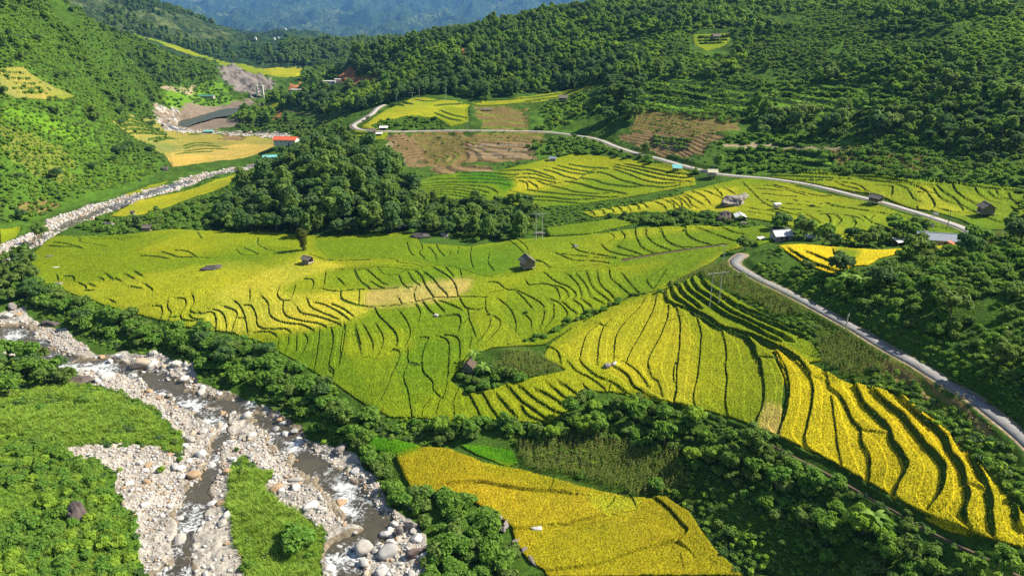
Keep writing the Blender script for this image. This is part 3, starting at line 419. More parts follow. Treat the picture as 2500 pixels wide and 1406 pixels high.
   [(1230,125),(1330,140),(1400,185),(1460,210)],[(1190,120),(1250,150),(1330,170),(1400,200)],[(1500,145),(1560,155),(1560,210)],[(1590,135),(1660,170),(1700,230),(1740,250)],[(1650,120),(1720,150),(1800,200)],[(1830,160),(1870,220),(1920,250),(2000,270),(2110,325)],[(1850,140),(1900,190),(1970,230),(2010,280),(2030,310)],[(1960,135),(1980,180),(2040,230),(2120,270)],[(2110,150),(2120,190),(2190,240),(2250,260)],[(2200,190),(2250,230),(2330,240),(2433,260)],[(2250,170),(2260,210),(2340,240)],[(2280,150),(2320,175),(2433,195)],[(1790,195),(1830,250),(1840,290),(1800,320)],[(1730,190),(1790,195),(1840,195)],[(2170,350),(2280,390),(2433,395)],[(2330,200),(2350,240),(2433,290)],[(2350,290),(2390,330)]]),
 (6, 1.8, 1.2, [[(700,235),(800,260),(900,270),(1000,280),(1110,300)],[(770,270),(860,300),(980,310),(1100,320)],[(600,290),(700,310),(860,330),(960,345)],[(1120,260),(1200,285),(1300,300),(1400,315),(1500,330),(1580,345)],[(940,330),(1060,335),(1200,340),(1320,355),(1370,380)],[(1430,390),(1520,430),(1560,450)],[(1590,410),(1680,440),(1780,455),(1840,450)],[(1690,375),(1780,405),(1850,420)],[(890,570),(960,620),(1060,670),(1190,710)],[(1010,590),(1080,620),(1180,660),(1280,680)],
   [(720,80),(900,85),(1100,95),(1280,100)],[(740,105),(900,110),(1050,112),(1180,110)],[(790,60),(1000,65),(1200,75),(1430,95),(1560,100)],[(830,45),(1100,55),(1300,65),(1500,75),(1620,95)],[(1280,85),(1400,105),(1560,125),(1700,140),(1790,190)],[(1450,90),(1600,115),(1750,140),(1870,140)],[(1640,95),(1800,115),(1960,130),(2100,150),(2200,165),(2433,185)],[(1840,290),(1950,320),(2100,335),(2200,345)],[(1700,80),(1900,100),(2100,115),(2300,130),(2433,140)],[(1740,100),(1900,115),(2110,135)]]),
 (2, 1.3, .9, [[(900,690),(960,670),(1060,665),(1190,660),(1290,650)],[(880,690),(1000,700),(1150,695),(1290,680),(1400,665)],[(1270,655),(1400,640),(1560,615),(1700,580)],[(1300,670),(1420,655),(1560,640),(1680,605)],[(700,700),(800,690),(880,690)],[(780,710),(830,725),(900,740)],[(740,730),(820,760),(910,780)],[(700,745),(800,785),(880,800)],[(580,660),(650,670),(740,665)],[(430,690),(500,700)],[(400,680),(480,690)],[(460,675),(560,690)],[(100,880),(200,885),(260,885)],[(100,905),(200,910),(280,915)],[(100,930),(240,935),(400,930)],[(140,955),(280,950),(420,945)],[(170,975),(300,965),(430,955)],[(930,960),(1100,955),(1300,960)],[(930,985),(1320,990)],[(930,1010),(1330,1015)],[(940,1035),(1340,1035)]]),
 (1, 1.5, 1.0, [[(735,790),(830,775),(900,790),(960,820),(1010,840)],[(760,810),(850,800),(920,815),(1000,850),(1080,855)],[(790,835),(880,825),(980,850),(1080,870)],[(830,855),(940,855),(1060,880)],[(860,880),(980,880),(1100,895)],[(1100,850),(1200,850),(1330,880)],[(1180,880),(1260,870)],[(1240,890),(1330,885)],[(1200,990),(1300,960),(1450,970)],[(1190,1005),(1350,985),(1500,985)],[(1180,975),(1290,945),(1400,950)],[(1130,1020),(1300,1005),(1420,1000)],[(1000,940),(1100,915),(1180,920)],[(960,925),(1080,905)],
   [(0,480),(180,482)],[(10,515),(235,524)],[(30,545),(280,557)],[(60,578),(330,590)],[(100,610),(360,620)],[(290,645),(400,652)]]),
 (3, 1.6, 1.3, [[(460,1000),(580,1010),(700,1000)],[(470,1020),(700,1035)],[(460,1050),(700,1060)],[(280,250),(480,245)],[(290,270),(470,265)],[(300,290),(440,285)],[(0,905),(120,920),(230,935)],[(0,930),(110,945),(220,960)],[(0,960),(110,975),(200,985)],[(760,990),(1100,1010)],[(760,1065),(1110,1075)],[(700,600),(1000,590),(1500,600)],[(760,630),(1100,620),(1500,640)],[(0,560),(160,565),(260,590)],[(0,600),(200,620),(330,650)],[(0,640),(200,665),(340,690)]]),
]
ROADS = [  # (name, half width, photo pixels)
 ('road', 1.85, [(938,256),(915,271),(890,288),(872,299),(862,307),(875,316),(910,319),(960,321),(1050,320),(1150,318),(1250,320),(1330,322),(1400,330),(1460,341),(1500,357),(1560,377),(1620,391),(1680,407),(1740,423),(1800,430),(1880,437),(1960,448),(2030,464),(2100,481),(2160,496),(2220,514),(2280,532),(2330,549),(2368,566),(2388,580)]),
 ('road', 1.6, [(1812,622),(1795,636),(1800,650),(1830,668),(1870,689),(1920,713),(1980,743),(2050,782),(2120,822),(2200,868),(2280,915),(2360,963),(2430,1012),(2490,1062),(2560,1130),(2650,1225),(2760,1350)]),
 ('path', 0.36, [(1800,1052),(1870,1080),(1960,1125),(2060,1180),(2140,1222),(2190,1250),(2240,1285),(2330,1325),(2420,1370),(2520,1420)]),
 ('path', 0.7, [(1520,636),(1580,625),(1650,614),(1700,607),(1768,598)]),
 ('path', 1.3, [(678,276),(690,268),(720,274),(750,279),(800,280)]),
 ('path', 2.0, [(760,195),(800,198),(850,203),(900,208)]),
]
# water: (width in metres, photo pixels along the middle)
CHANNELS = [
 (6.8, [(-90,800),(20,808),(90,862),(180,890),(240,893),(320,903),(380,925),(430,955),(470,990),(525,1020),(545,1050),(525,1100),(512,1160),(480,1220),(455,1280),(440,1340),(430,1430)]),
 (6.2, [(470,985),(540,985),(620,1010),(680,1055),(730,1100),(760,1140),(800,1165),(850,1215),(900,1265),(935,1290),(880,1310),(840,1345),(850,1440)]),
 (8.5, [(-60,640),(30,614),(110,575),(170,548),(220,525),(290,495),(360,472),(440,448),(520,428),(590,412),(680,392)]),
 (5.0, [(640,326),(560,322),(480,319),(420,310)]),
]
RESERVOIR = [(405,292),(445,287),(500,272),(560,268),(620,258),(655,245),(640,262),(580,278),(555,286),(520,290),(480,303),(440,308),(400,306)]
# ---------------------------------------------------------------- plan onto the land
def densify(pts, step):
    out = []
    for (a, b), (c, d) in zip(pts[:-1], pts[1:]):
        n = max(1, int(math.hypot(c - a, d - b) / step))
        out += [(a + (c - a) * k / n, b + (d - b) * k / n) for k in range(n)]
    return out + [pts[-1]]
def smooth_line(pts, n=6):
    """Catmull-Rom through the traced points"""
    P = [pts[0]] + list(pts) + [pts[-1]]
    if len(pts) < 3:
        return densify(pts, 12)
    out = []
    for i in range(1, len(P) - 2):
        p0, p1, p2, p3 = (np.array(P[i + k - 1], float) for k in range(4))
        for k in range(n):
            t = k / n
            out.append(tuple(0.5 * ((2 * p1) + (-p0 + p2) * t + (2 * p0 - 5 * p1 + 4 * p2 - p3) * t * t + (-p0 + 3 * p1 - 3 * p2 + p3) * t ** 3)))
    return out + [tuple(pts[-1])]
def plan_poly(px, cap=2900.0):
    p = on_land(densify(list(px) + [px[0]], 45)[:-1])[:, :2]
    return p * np.minimum(1, cap / p[:, 1])[:, None]
def inside(poly, x, y):
    m = np.zeros(x.shape, bool)
    n = len(poly)
    for i in range(n):
        x1, y1 = poly[i]; x2, y2 = poly[(i + 1) % n]
        if y1 == y2:
            continue
        c = ((y1 > y) != (y2 > y)) & (x < (x2 - x1) * (y - y1) / (y2 - y1) + x1)
        m ^= c
    return m
def block(xmin, xmax, ymin, ymax):
    """index ranges of the grid that cover a plan rectangle"""
    j0 = max(0, np.searchsorted(YS, ymin) - 1); j1 = min(NR, np.searchsorted(YS, ymax) + 1)
    ya, yb = max(ymin, 1.0), max(ymax, 1.0)
    aa = [xmin / ya, xmin / yb, xmax / ya, xmax / yb]
    i0 = max(0, np.searchsorted(AS, min(aa)) - 1); i1 = min(NC, np.searchsorted(AS, max(aa)) + 1)
    return slice(j0, j1), slice(i0, i1)
CLASSES = list(RICE) + list(GROUND)
CID = {c: i for i, c in enumerate(CLASSES)}
NRICE = len(RICE)
CLS = np.full((NR, NC), CID['scrub'], np.int16)
_sp = np.clip(GY / 220.0, 0.9, 6)
JX = GX + (fbm(GX, GY, 6, 3, seed=1) * 2.4) * _sp
JY = GY + (fbm(GX, GY, 6, 3, seed=4) * 2.4) * _sp
AREA_PLAN = []
for cls, px in AREAS:
    poly = plan_poly(px)
    AREA_PLAN.append((cls, poly))
    sl = block(poly[:, 0].min() - 3, poly[:, 0].max() + 3, poly[:, 1].min() - 3, poly[:, 1].max() + 3)
    soft = 0.14 if cls in RICE else 1.2
    qx = GX[sl] + (JX[sl] - GX[sl]) * soft; qy = GY[sl] + (JY[sl] - GY[sl]) * soft
    m = inside(poly, qx, qy)
    CLS[sl][m] = CID[cls]
def seg_dist(P, qx, qy):
    """distance of grid points to a polyline, the signed side and the place along it"""
    best = np.full(qx.shape, 1e9); side = np.zeros(qx.shape); par = np.zeros(qx.shape)
    global SEG_NX, SEG_NY
    SEG_NX = np.ones(qx.shape); SEG_NY = np.ones(qx.shape)
    for i in range(len(P) - 1):
        ax, ay = P[i]; bx, by = P[i + 1]
        dx, dy = bx - ax, by - ay
        L2 = dx * dx + dy * dy
        if L2 < 1e-8:
            continue
        t = np.clip(((qx - ax) * dx + (qy - ay) * dy) / L2, 0, 1)
        ex = qx - ax - t * dx; ey = qy - ay - t * dy
        d = np.sqrt(ex * ex + ey * ey)
        m = d < best
        best[m] = d[m]; side[m] = np.sign(dx * ey - dy * ex)[m]; par[m] = (i + t)[m]
        SEG_NX[m] = abs(dy) / math.sqrt(L2); SEG_NY[m] = abs(dx) / math.sqrt(L2)
    return best, side, par
# terrace banks: a step in the land, flat field above, flat field below
BD = np.full((NR, NC), 1e3)        # distance to the nearest bank's edge
BS = np.zeros((NR, NC))            # step offset of the nearest bank
BN = np.full((NR, NC), 1e3)
BANK_LINES = []
for crop, width, step, lines in BANKS:
    for ln in lines:
        p = on_land(smooth_line(cpx(crop, ln), 5))
        k = np.concatenate([[True], np.linalg.norm(np.diff(p[:, :2], axis=0), axis=1) < 90])
        p = p[k]
        if len(p) < 2:
            continue
        P = p[:, :2]
        BANK_LINES.append((p, width))
        mx, my = P.mean(0)
        g = np.array([grid_at(Z0, mx + 3, my) - grid_at(Z0, mx - 3, my), grid_at(Z0, mx, my + 3) - grid_at(Z0, mx, my - 3)])
        t = P[-1] - P[0]
        c = (-t[1] * g[0] + t[0] * g[1]) / (np.linalg.norm(t) * np.linalg.norm(g) + 1e-9)
        s = np.sign(c) * max(0.35, abs(c)) if c != 0 else 1
        R = 9.0 if step > .3 else 5.0
        far = np.clip(my / 300, 1, 2.2)
        sl = block(P[:, 0].min() - R, P[:, 0].max() + R, P[:, 1].min() - R, P[:, 1].max() + R)
        d, side, par = seg_dist(P, GX[sl], GY[sl])
        d = np.abs(d + fbm(GX[sl], GY[sl], 2.2, 2, seed=2) * 0.3 * min(max(width - .4, 0), 1.2))
        m = d < BN[sl]
        BN[sl][m] = d[m]
        csz = 0.52 * (SEG_NY * np.minimum(0.00095 * (1e4 + GY[sl] ** 2) / 100.0, 0.0024 * GY[sl]) + SEG_NX * 0.00105 * GY[sl])
        hw = (0.17 if width < 1.8 else 0.30) * width * (0.7 + 0.2 * (far - 1))
        hw = np.maximum(hw, csz) * np.clip(my / 330, 1, 2.1)
        npt = len(P) - 1
        hw = hw * np.clip(np.minimum(par, npt - par) / (0.22 * npt), 0.3, 1)
        hw = np.maximum(hw, csz)
        e = np.maximum(d - hw, 0)
        prof = np.where(d < hw, d / hw, np.exp(-e / 3.0))
        BS[sl][m] = (s * side * 0.36 * step * min(max(my / 330, 1), 2.0) * prof)[m]
        BD[sl][m] = (d - hw)[m] if width > .2 else 5.0
isrice = CLS < NRICE
nearrice = isrice | (BD < 0.3)
Z = Z0 + BS * np.clip(1.0 - np.maximum(BD - 6, 0) / 3, 0, 1)
bank_here = (BD <= 0) & (isrice | np.isin(CLS, [CID['scrub'], CID['leafy'], CID['bank'], CID['grass']]))
brownm = np.isin(CLS, [CID['brown'], CID['dry']])
CLSR = CLS.copy()
CLS[bank_here] = CID['bank']
Z = Z + np.where(bank_here, 0.2, 0.0)
CLS[(BD <= 0) & brownm] = CID['path']
zs_ = Z0 + fbm(GX, GY, 18, 3, seed=2) * .5
def terraces(mask, h):
    f_ = (zs_ / h) % 1.0
    global Z
    Z = Z + np.where(mask, (np.clip((f_ - .62) / .38, 0, 1) - f_) * h, 0)
    return mask & (f_ > .62)
terraces(brownm, 1.0)
for px in ([(1555,195),(1720,192),(1850,215),(2000,200),(2170,200),(2190,268),(2000,275),(1850,275),(1640,275),(1560,262)], [(1770,368),(2035,370),(2035,412),(1790,412)], [(2035,425),(2300,440),(2500,440),(2500,462),(2240,450)]):
    m = inside(plan_poly(px, 1500.0), GX, GY)
    k = terraces(m & (CLS >= NRICE), 2.6)
    CLS[m & (CLS >= NRICE)] = CID['grass']
    CLS[k] = CID['forest']
CLS[(CLS == CID['brown']) & ((zs_ / 1.0) % 1.0 > 0.62)] = CID['soil']
CLS[(CLS == CID['dry']) & ((zs_ / 1.7) % 1.0 < 0.30)] = CID['olive']
# wild ground is uneven, more so on the hills
wild = np.isin(CLS, [CID['scrub'], CID['forest'], CID['leafy'], CID['olive'], CID['dark'], CID['rock']]).astype(float)
wild = smooth2(wild, 3)
amp = wild * np.clip((GY - 60) / 500.0, 0.15, 3.0)
Z = Z + amp * (fbm(GX, GY, 40, 3, seed=3) * 5.0 + fbm(GX, GY, 9, 3, seed=5) * 1.6)
rockm = smooth2((CLS == CID['rock']).astype(float), 1)
Z = Z + rockm * fbm(GX * 0.4 + GY * .3, GY, 14, 4, 0.6, seed=2) * 14
farm = np.clip((GY - 1500) / 2500, 0, 1)
rid = (1 - 2 * np.abs(fbm(GX, GY, 900, 4, seed=1)))
Z = Z + farm * (rid * 240 + fbm(GX, GY, 420, 5, 0.55, seed=2) * 190 - 120) * np.clip((GY - 1500) / 6000, 0.06, 1)
# stony river bed and channels
grav = smooth2((CLS == CID['gravel']).astype(float), 1)
Zbase = Z.copy()
Z = Z + grav * (fbm(GX, GY, 7, 3, seed=1) * 1.0 + fbm(GX, GY, 1.6, 2, seed=4) * 0.55)
WD = np.full((NR, NC), 1e3)
for width, px in CHANNELS:
    p = on_land(smooth_line(px, 5))
    p = p[np.concatenate([[True], np.linalg.norm(np.diff(p[:, :2], axis=0), axis=1) < 150])]
    P = p[:, :2]
    sl = block(P[:, 0].min() - 14, P[:, 0].max() + 14, P[:, 1].min() - 14, P[:, 1].max() + 14)
    d, side, par = seg_dist(P, GX[sl], GY[sl])
    far = np.clip(GY[sl] / 350, 1, 2.0)
    hw = width * 0.5 * (1 + 0.9 * fbm(GX[sl], GY[sl], 22, 2, seed=5)) * far
    d = d + fbm(GX[sl], GY[sl], 5, 3, seed=0) * 3.6
    e = d - hw
    m = e < WD[sl]
    WD[sl][m] = e[m]
WD[~np.isin(CLS, [CID['gravel'], CID['mud'], CID['scrub'], CID['bank']])] = 1e3
f = np.clip(-WD / 2.0 + 0.3, 0, 1)
Z = Z - f * 1.25
wet = (WD < 0.5)
CLS[(WD < 1.3 + 3.5 * fbm(GX, GY, 11, 3, seed=3)) & (CLS == CID['gravel'])] = CID['bed']
rp = plan_poly(RESERVOIR)
sl = block(rp[:, 0].min() - 5, rp[:, 0].max() + 5, rp[:, 1].min() - 5, rp[:, 1].max() + 5)
RES = np.zeros((NR, NC), bool)
RES[sl] = inside(rp, GX[sl] + 6 * fbm(GX[sl], GY[sl], 30, 2), GY[sl] + 12 * fbm(GX[sl], GY[sl], 40, 2, seed=3))
RESZ = float(np.median(Z0[RES])) if RES.any() else -41.0
Z[RES] = RESZ - 2.5
CLS[RES] = CID['mud']
# roads are cut level into the slope
ROAD_LINES = []
for name, hw, px in ROADS:
    p = on_land(smooth_line(px, 4))
    p = p[np.concatenate([[True], np.linalg.norm(np.diff(p[:, :2], axis=0), axis=1) < 120])]
    zz = p[:, 2].copy()
    for _ in range(4):
        zz[1:-1] = (zz[:-2] + zz[1:-1] + zz[2:]) / 3
    p[:, 2] = zz
    ROAD_LINES.append((name, hw, p))
    P = p[:, :2]
    R = hw * 3.2
    sl = block(P[:, 0].min() - R, P[:, 0].max() + R, P[:, 1].min() - R, P[:, 1].max() + R)
    d, side, par = seg_dist(P, GX[sl], GY[sl])
    zr = np.interp(par, np.arange(len(zz)), zz)
    wgt = np.clip((R - d) / (R - hw * 1.25), 0, 1)
    wgt = wgt * wgt * (3 - 2 * wgt)
    Z[sl] = Z[sl] * (1 - wgt) + (zr - 0.12) * wgt
    verge = d < hw * (1.5 if name == 'road' else 1.1)
    CLS[sl][verge & (CLS[sl] != CID['red'])] = CID['path']
CLS[(CLS < NRICE) & (WD < 1)] = CID['bank']
isrice = CLS < NRICE

# ---------------------------------------------------------------- materials
def new_mat(name):
    m = bpy.data.materials.new(name)
    m.use_nodes = True
    nt = m.node_tree
    b = nt.nodes['Principled BSDF']
    return m, nt, b
def nd(nt, typ, **kw):
    n = nt.nodes.new(typ)
    for k, v in kw.items():
        if k.startswith('i_'):
            n.inputs[k[2:]].default_value = v
        else:
            setattr(n, k, v)
    return n
def noise(nt, vec, scale, detail=3, rough=0.55):
    n = nd(nt, 'ShaderNodeTexNoise')
    n.inputs['Scale'].default_value = scale; n.inputs['Detail'].default_value = detail; n.inputs['Roughness'].default_value = rough
    nt.links.new(vec, n.inputs['Vector'])
    return n.outputs[0]
def maprange(nt, val, a, b, c, d):
    n = nd(nt, 'ShaderNodeMapRange')
    nt.links.new(val, n.inputs[0])
    for i, v in enumerate((a, b, c, d)):
        n.inputs[i + 1].default_value = v
    return n.outputs[0]
def mixc(nt, fac, a, b, mode='MIX'):
    n = nd(nt, 'ShaderNodeMix', data_type='RGBA', blend_type=mode)
    if isinstance(fac, (int, float)):
        n.inputs[0].default_value = fac
    else:
        nt.links.new(fac, n.inputs[0])
    for s, v in ((6, a), (7, b)):
        if isinstance(v, tuple):
            n.inputs[s].default_value = (*v, 1)
        else:
            nt.links.new(v, n.inputs[s])
    return n.outputs[2]
def coords(nt):
    return nd(nt, 'ShaderNodeTexCoord').outputs['Object']
def scaled(nt, col, val):
    """colour times a grey value"""
    c = nd(nt, 'ShaderNodeVectorMath', operation='SCALE')
    nt.links.new(col, c.inputs[0]); nt.links.new(val, c.inputs[3])
    return c.outputs[0]
def mat_rice():
    m, nt, b = new_mat('rice')
    at = nd(nt, 'ShaderNodeVertexColor', layer_name='Col')
    co = coords(nt)
    n1 = maprange(nt, noise(nt, co, 2.6, 2, 0.7), 0.32, 0.68, 0.36, 1.62)
    n2 = maprange(nt, noise(nt, co, 0.45, 3, 0.6), 0.3, 0.7, 0.84, 1.16)
    n3 = maprange(nt, noise(nt, co, 0.07, 3, 0.6), 0.42, 0.72, 0.0, 0.30)
    c = mixc(nt, n3, at.outputs[0], (0.14, 0.20, 0.004))
    c = scaled(nt, scaled(nt, c, n1), n2)
    nt.links.new(c, b.inputs['Base Color'])
    b.inputs['Roughness'].default_value = 0.85
    b.inputs['Specular IOR Level'].default_value = 0.04
    bp = nd(nt, 'ShaderNodeBump'); bp.inputs['Strength'].default_value = 0.7; bp.inputs['Distance'].default_value = 0.25
    nt.links.new(noise(nt, co, 2.2, 2, 0.7), bp.inputs['Height'])
    nt.links.new(bp.outputs[0], b.inputs['Normal'])
    return m
def mat_ground():
    m, nt, b = new_mat('ground')
    at = nd(nt, 'ShaderNodeVertexColor', layer_name='Col')
    co = coords(nt)
    n1 = maprange(nt, noise(nt, co, 1.3, 4, 0.7), 0.3, 0.7, 0.55, 1.45)
    n2 = maprange(nt, noise(nt, co, 0.12, 4, 0.6), 0.3, 0.7, 0.75, 1.25)
    c = scaled(nt, scaled(nt, at.outputs[0], n1), n2)
    nt.links.new(c, b.inputs['Base Color'])
    b.inputs['Roughness'].default_value = 0.9
    b.inputs['Specular IOR Level'].default_value = 0.05
    bp = nd(nt, 'ShaderNodeBump'); bp.inputs['Strength'].default_value = 0.8; bp.inputs['Distance'].default_value = 0.4
    nt.links.new(noise(nt, co, 1.1, 4, 0.7), bp.inputs['Height'])
    nt.links.new(bp.outputs[0], b.inputs['Normal'])
    return m
def mat_mountain():
    m, nt, b = new_mat('mountain_cover')
    co = coords(nt)
    w1 = maprange(nt, noise(nt, co, 0.022, 5, 0.65), 0.40, 0.62, 0, 1)
    w2 = maprange(nt, noise(nt, co, 0.0012, 4, 0.65), 0.53, 0.64, 0, 1)
    c = mixc(nt, w1, (0.016, 0.040, 0.014), (0.042, 0.080, 0.022))
    f = nd(nt, 'ShaderNodeMath', operation='MULTIPLY'); nt.links.new(w2, f.inputs[0]); nt.links.new(w1, f.inputs[1])
    c = mixc(nt, f.outputs[0], c, (0.17, 0.20, 0.07))
    nt.links.new(c, b.inputs['Base Color'])
    b.inputs['Roughness'].default_value = 0.9
    b.inputs['Specular IOR Level'].default_value = 0.1
    bp = nd(nt, 'ShaderNodeBump'); bp.inputs['Strength'].default_value = 1.0; bp.inputs['Distance'].default_value = 30
    nt.links.new(noise(nt, co, 0.03, 4, 0.7), bp.inputs['Height'])
    nt.links.new(bp.outputs[0], b.inputs['Normal'])
    return m
def mat_water(name, col, foam, rough):
    m, nt, b = new_mat(name)
    co = coords(nt)
    if foam > 0:
        mp = nd(nt, 'ShaderNodeMapping'); mp.inputs['Scale'].default_value = (1, 1, 0.1)
        nt.links.new(co, mp.inputs[0])
        f1 = noise(nt, mp.outputs[0], 0.09, 3, 0.6)
        f2 = noise(nt, mp.outputs[0], 0.55, 6, 0.72)
        nt.nodes[-1].inputs['Distortion'].default_value = 1.6
        s = nd(nt, 'ShaderNodeMath', operation='ADD'); nt.links.new(f1, s.inputs[0]); nt.links.new(f2, s.inputs[1])
        fac = maprange(nt, s.outputs[0], 1.06 - foam, 1.26 - foam, 0, 1)
        c0 = mixc(nt, maprange(nt, f1, 0.35, 0.65, 0, 1), col, tuple(x * 0.45 for x in col))
        c = mixc(nt, fac, c0, (0.72, 0.74, 0.74))
        nt.links.new(c, b.inputs['Base Color'])
        nt.links.new(maprange(nt, fac, 0, 1, rough, 0.6), b.inputs['Roughness'])
        bp = nd(nt, 'ShaderNodeBump'); bp.inputs['Strength'].default_value = 0.5; bp.inputs['Distance'].default_value = 0.25
        nt.links.new(f2, bp.inputs['Height'])
    else:
        b.inputs['Base Color'].default_value = (*col, 1)
        b.inputs['Roughness'].default_value = rough
        bp = nd(nt, 'ShaderNodeBump'); bp.inputs['Strength'].default_value = 0.15; bp.inputs['Distance'].default_value = 0.3
        nt.links.new(noise(nt, co, 0.4, 2), bp.inputs['Height'])
    nt.links.new(bp.outputs[0], b.inputs['Normal'])
    return m
def mat_plain(name, col, rough=0.8, var=0.25, scale=3.0, bump=0.0, spec=0.3, second=None, stretch=None):
    """a colour with mottling, a little relief"""
    m, nt, b = new_mat(name)
    co = coords(nt)
    if stretch:
        mp = nd(nt, 'ShaderNodeMapping'); mp.inputs['Scale'].default_value = stretch
        nt.links.new(co, mp.inputs[0]); co = mp.outputs[0]
    n = noise(nt, co, scale, 4, 0.65)
    c = mixc(nt, maprange(nt, n, 0.3, 0.7, 0, 1), tuple(x * (1 - var) for x in col), second or tuple(min(1, x * (1 + var)) for x in col))
    nt.links.new(c, b.inputs['Base Color'])
    b.inputs['Roughness'].default_value = rough
    b.inputs['Specular IOR Level'].default_value = spec
    if bump:
        bp = nd(nt, 'ShaderNodeBump'); bp.inputs['Strength'].default_value = bump; bp.inputs['Distance'].default_value = 0.2
        nt.links.new(n, bp.inputs['Height']); nt.links.new(bp.outputs[0], b.inputs['Normal'])
    return m

# ---------------------------------------------------------------- meshes
def tag(o, label=None, cat=None, group=None, kind=None):
    if label: o['label'] = label
    if cat: o['category'] = cat
    if group: o['group'] = group
    if kind: o['kind'] = kind
    return o
def mesh_np(name, V, F, mat=None, col=None, smooth=True, k=4, matidx=None):
    me = bpy.data.meshes.new(name)
    V = np.ascontiguousarray(V, np.float32); F = np.ascontiguousarray(F, np.int32)
    me.vertices.add(len(V)); me.vertices.foreach_set('co', V.ravel())
    me.loops.add(F.size); me.loops.foreach_set('vertex_index', F.ravel())
    me.polygons.add(len(F)); me.polygons.foreach_set('loop_start', np.arange(0, F.size, F.shape[1], dtype=np.int32))
    me.update(calc_edges=True)
    if smooth:
        me.polygons.foreach_set('use_smooth', np.ones(len(F), bool))
    if mat is not None:
        for mm in (mat if isinstance(mat, (list, tuple)) else [mat]):
            me.materials.append(mm)
    if matidx is not None:
        me.polygons.foreach_set('material_index', np.ascontiguousarray(matidx, np.int32))
    if col is not None:
        a = me.color_attributes.new('Col', 'FLOAT_COLOR', 'POINT')
        a.data.foreach_set('color', np.ascontiguousarray(np.concatenate([col, np.ones((len(col), 1))], 1), np.float32).ravel())
    return me
def link(name, me, parent=None):
    o = bpy.data.objects.new(name, me)
    ROOT.objects.link(o)
    if parent: o.parent = parent
    return o
IDX = np.arange(NR * NC).reshape(NR, NC)
def quads(mask):
    """faces of the grid whose cell is in mask (NR-1, NC-1), with compact vertices"""
    a = IDX[:-1, :-1][mask]; b = IDX[:-1, 1:][mask]; c = IDX[1:, 1:][mask]; d = IDX[1:, :-1][mask]
    F = np.stack([a, b, c, d], 1)
    u, inv = np.unique(F, return_inverse=True)
    return u, inv.reshape(-1, 4)
_tab = np.array([RICE[c] if c in RICE else GROUND[c] for c in CLASSES])
COL = _tab[CLS].reshape(-1, 3)
# ground under rice shows as bank grass
COL[(CLS < NRICE).ravel()] = GROUND['bank']
FLATZ = Z.ravel(); FX = GX.ravel(); FY = GY.ravel()
MG, MR, MM = mat_ground(), mat_rice(), mat_mountain()
jm = int(np.searchsorted(YS, 1500))
cell = np.zeros((NR - 1, NC - 1), bool); cell[:jm] = True
u, F = quads(cell)
tag(link('terrain', mesh_np('terrain', np.stack([FX[u], FY[u], FLATZ[u]], 1), F, MG, COL[u])), kind='structure')
u, F = quads(~cell)
tag(link('mountain', mesh_np('mountain', np.stack([FX[u], FY[u], FLATZ[u]], 1), F, MM)), kind='structure')
# rice stands on the terraces; plots ripen into one another
def rice_colours():
    m_ = (CLSR < NRICE).astype(float)
    out = []
    wgt = smooth2(m_, 5) + 1e-6
    for k in range(3):
        ch = np.where(CLSR < NRICE, _tab[CLSR][..., k], 0)
        out.append(smooth2(ch, 5) / wgt)
    c = np.stack(out, -1)
    a_ = fbm(GX, GY, 45, 3, seed=2); b_ = fbm(GX, GY, 14, 3, seed=4)
    c[..., 0] *= 1 + .45 * a_ + .22 * b_; c[..., 1] *= 1 + .16 * a_ + .16 * b_
    return c.reshape(-1, 3)
RICE_LABEL = {'gold': 'golden ripe rice on the brightest yellow terraces', 'ochre': 'ochre yellow rice on the low field beside the stony river',
 'yel': 'yellowing rice on terraces between the golden and green fields', 'lime': 'yellow-green rice spread over the widest terraces',
 'green': 'fresh green rice on the middle terraces', 'mid': 'deeper green rice on curved terraces', 'pale': 'pale straw yellow rice in the far valley by the gravel bar', 'lemon': 'soft lemon yellow rice on the terraces left of the big stilt hut', 'amber': 'warm amber rice on the middle plot of the low field', 'vivid': 'small plots of vivid green young rice', 'tan': 'tan rice ready for harvest on a few plots'}
RH = {'pale': .4, 'lemon': .42, 'amber': .5, 'gold': .42, 'ochre': .42, 'yel': .4, 'lime': .38, 'green': .36, 'mid': .34, 'vivid': .3, 'tan': .4}
CLSR[~isrice & ~bank_here] = CID['bank']
isr = CLSR < NRICE
BC = (BD[:-1, :-1] + BD[1:, :-1] + BD[:-1, 1:] + BD[1:, 1:]) / 4
allr = isr[:-1, :-1] & isr[1:, :-1] & isr[:-1, 1:] & isr[1:, 1:] & (BC > 0)
cnt = np.zeros((NR, NC), np.int8)
cnt[:-1, :-1] += allr; cnt[1:, :-1] += allr; cnt[:-1, 1:] += allr; cnt[1:, 1:] += allr
inner = (cnt == 4)
RHt = np.array([RH.get(c, 0) for c in CLASSES])
rz = Z + RHt[CLSR] * np.clip(300 / GY, .4, 1) - np.where(bank_here, 0.2, 0.0) + np.where(inner, 0.05 * rng.standard_normal(Z.shape), 0.04 * rng.standard_normal(Z.shape) - .03) + 0.12 * fbm(GX, GY, 3, 2)
RCOL = rice_colours()
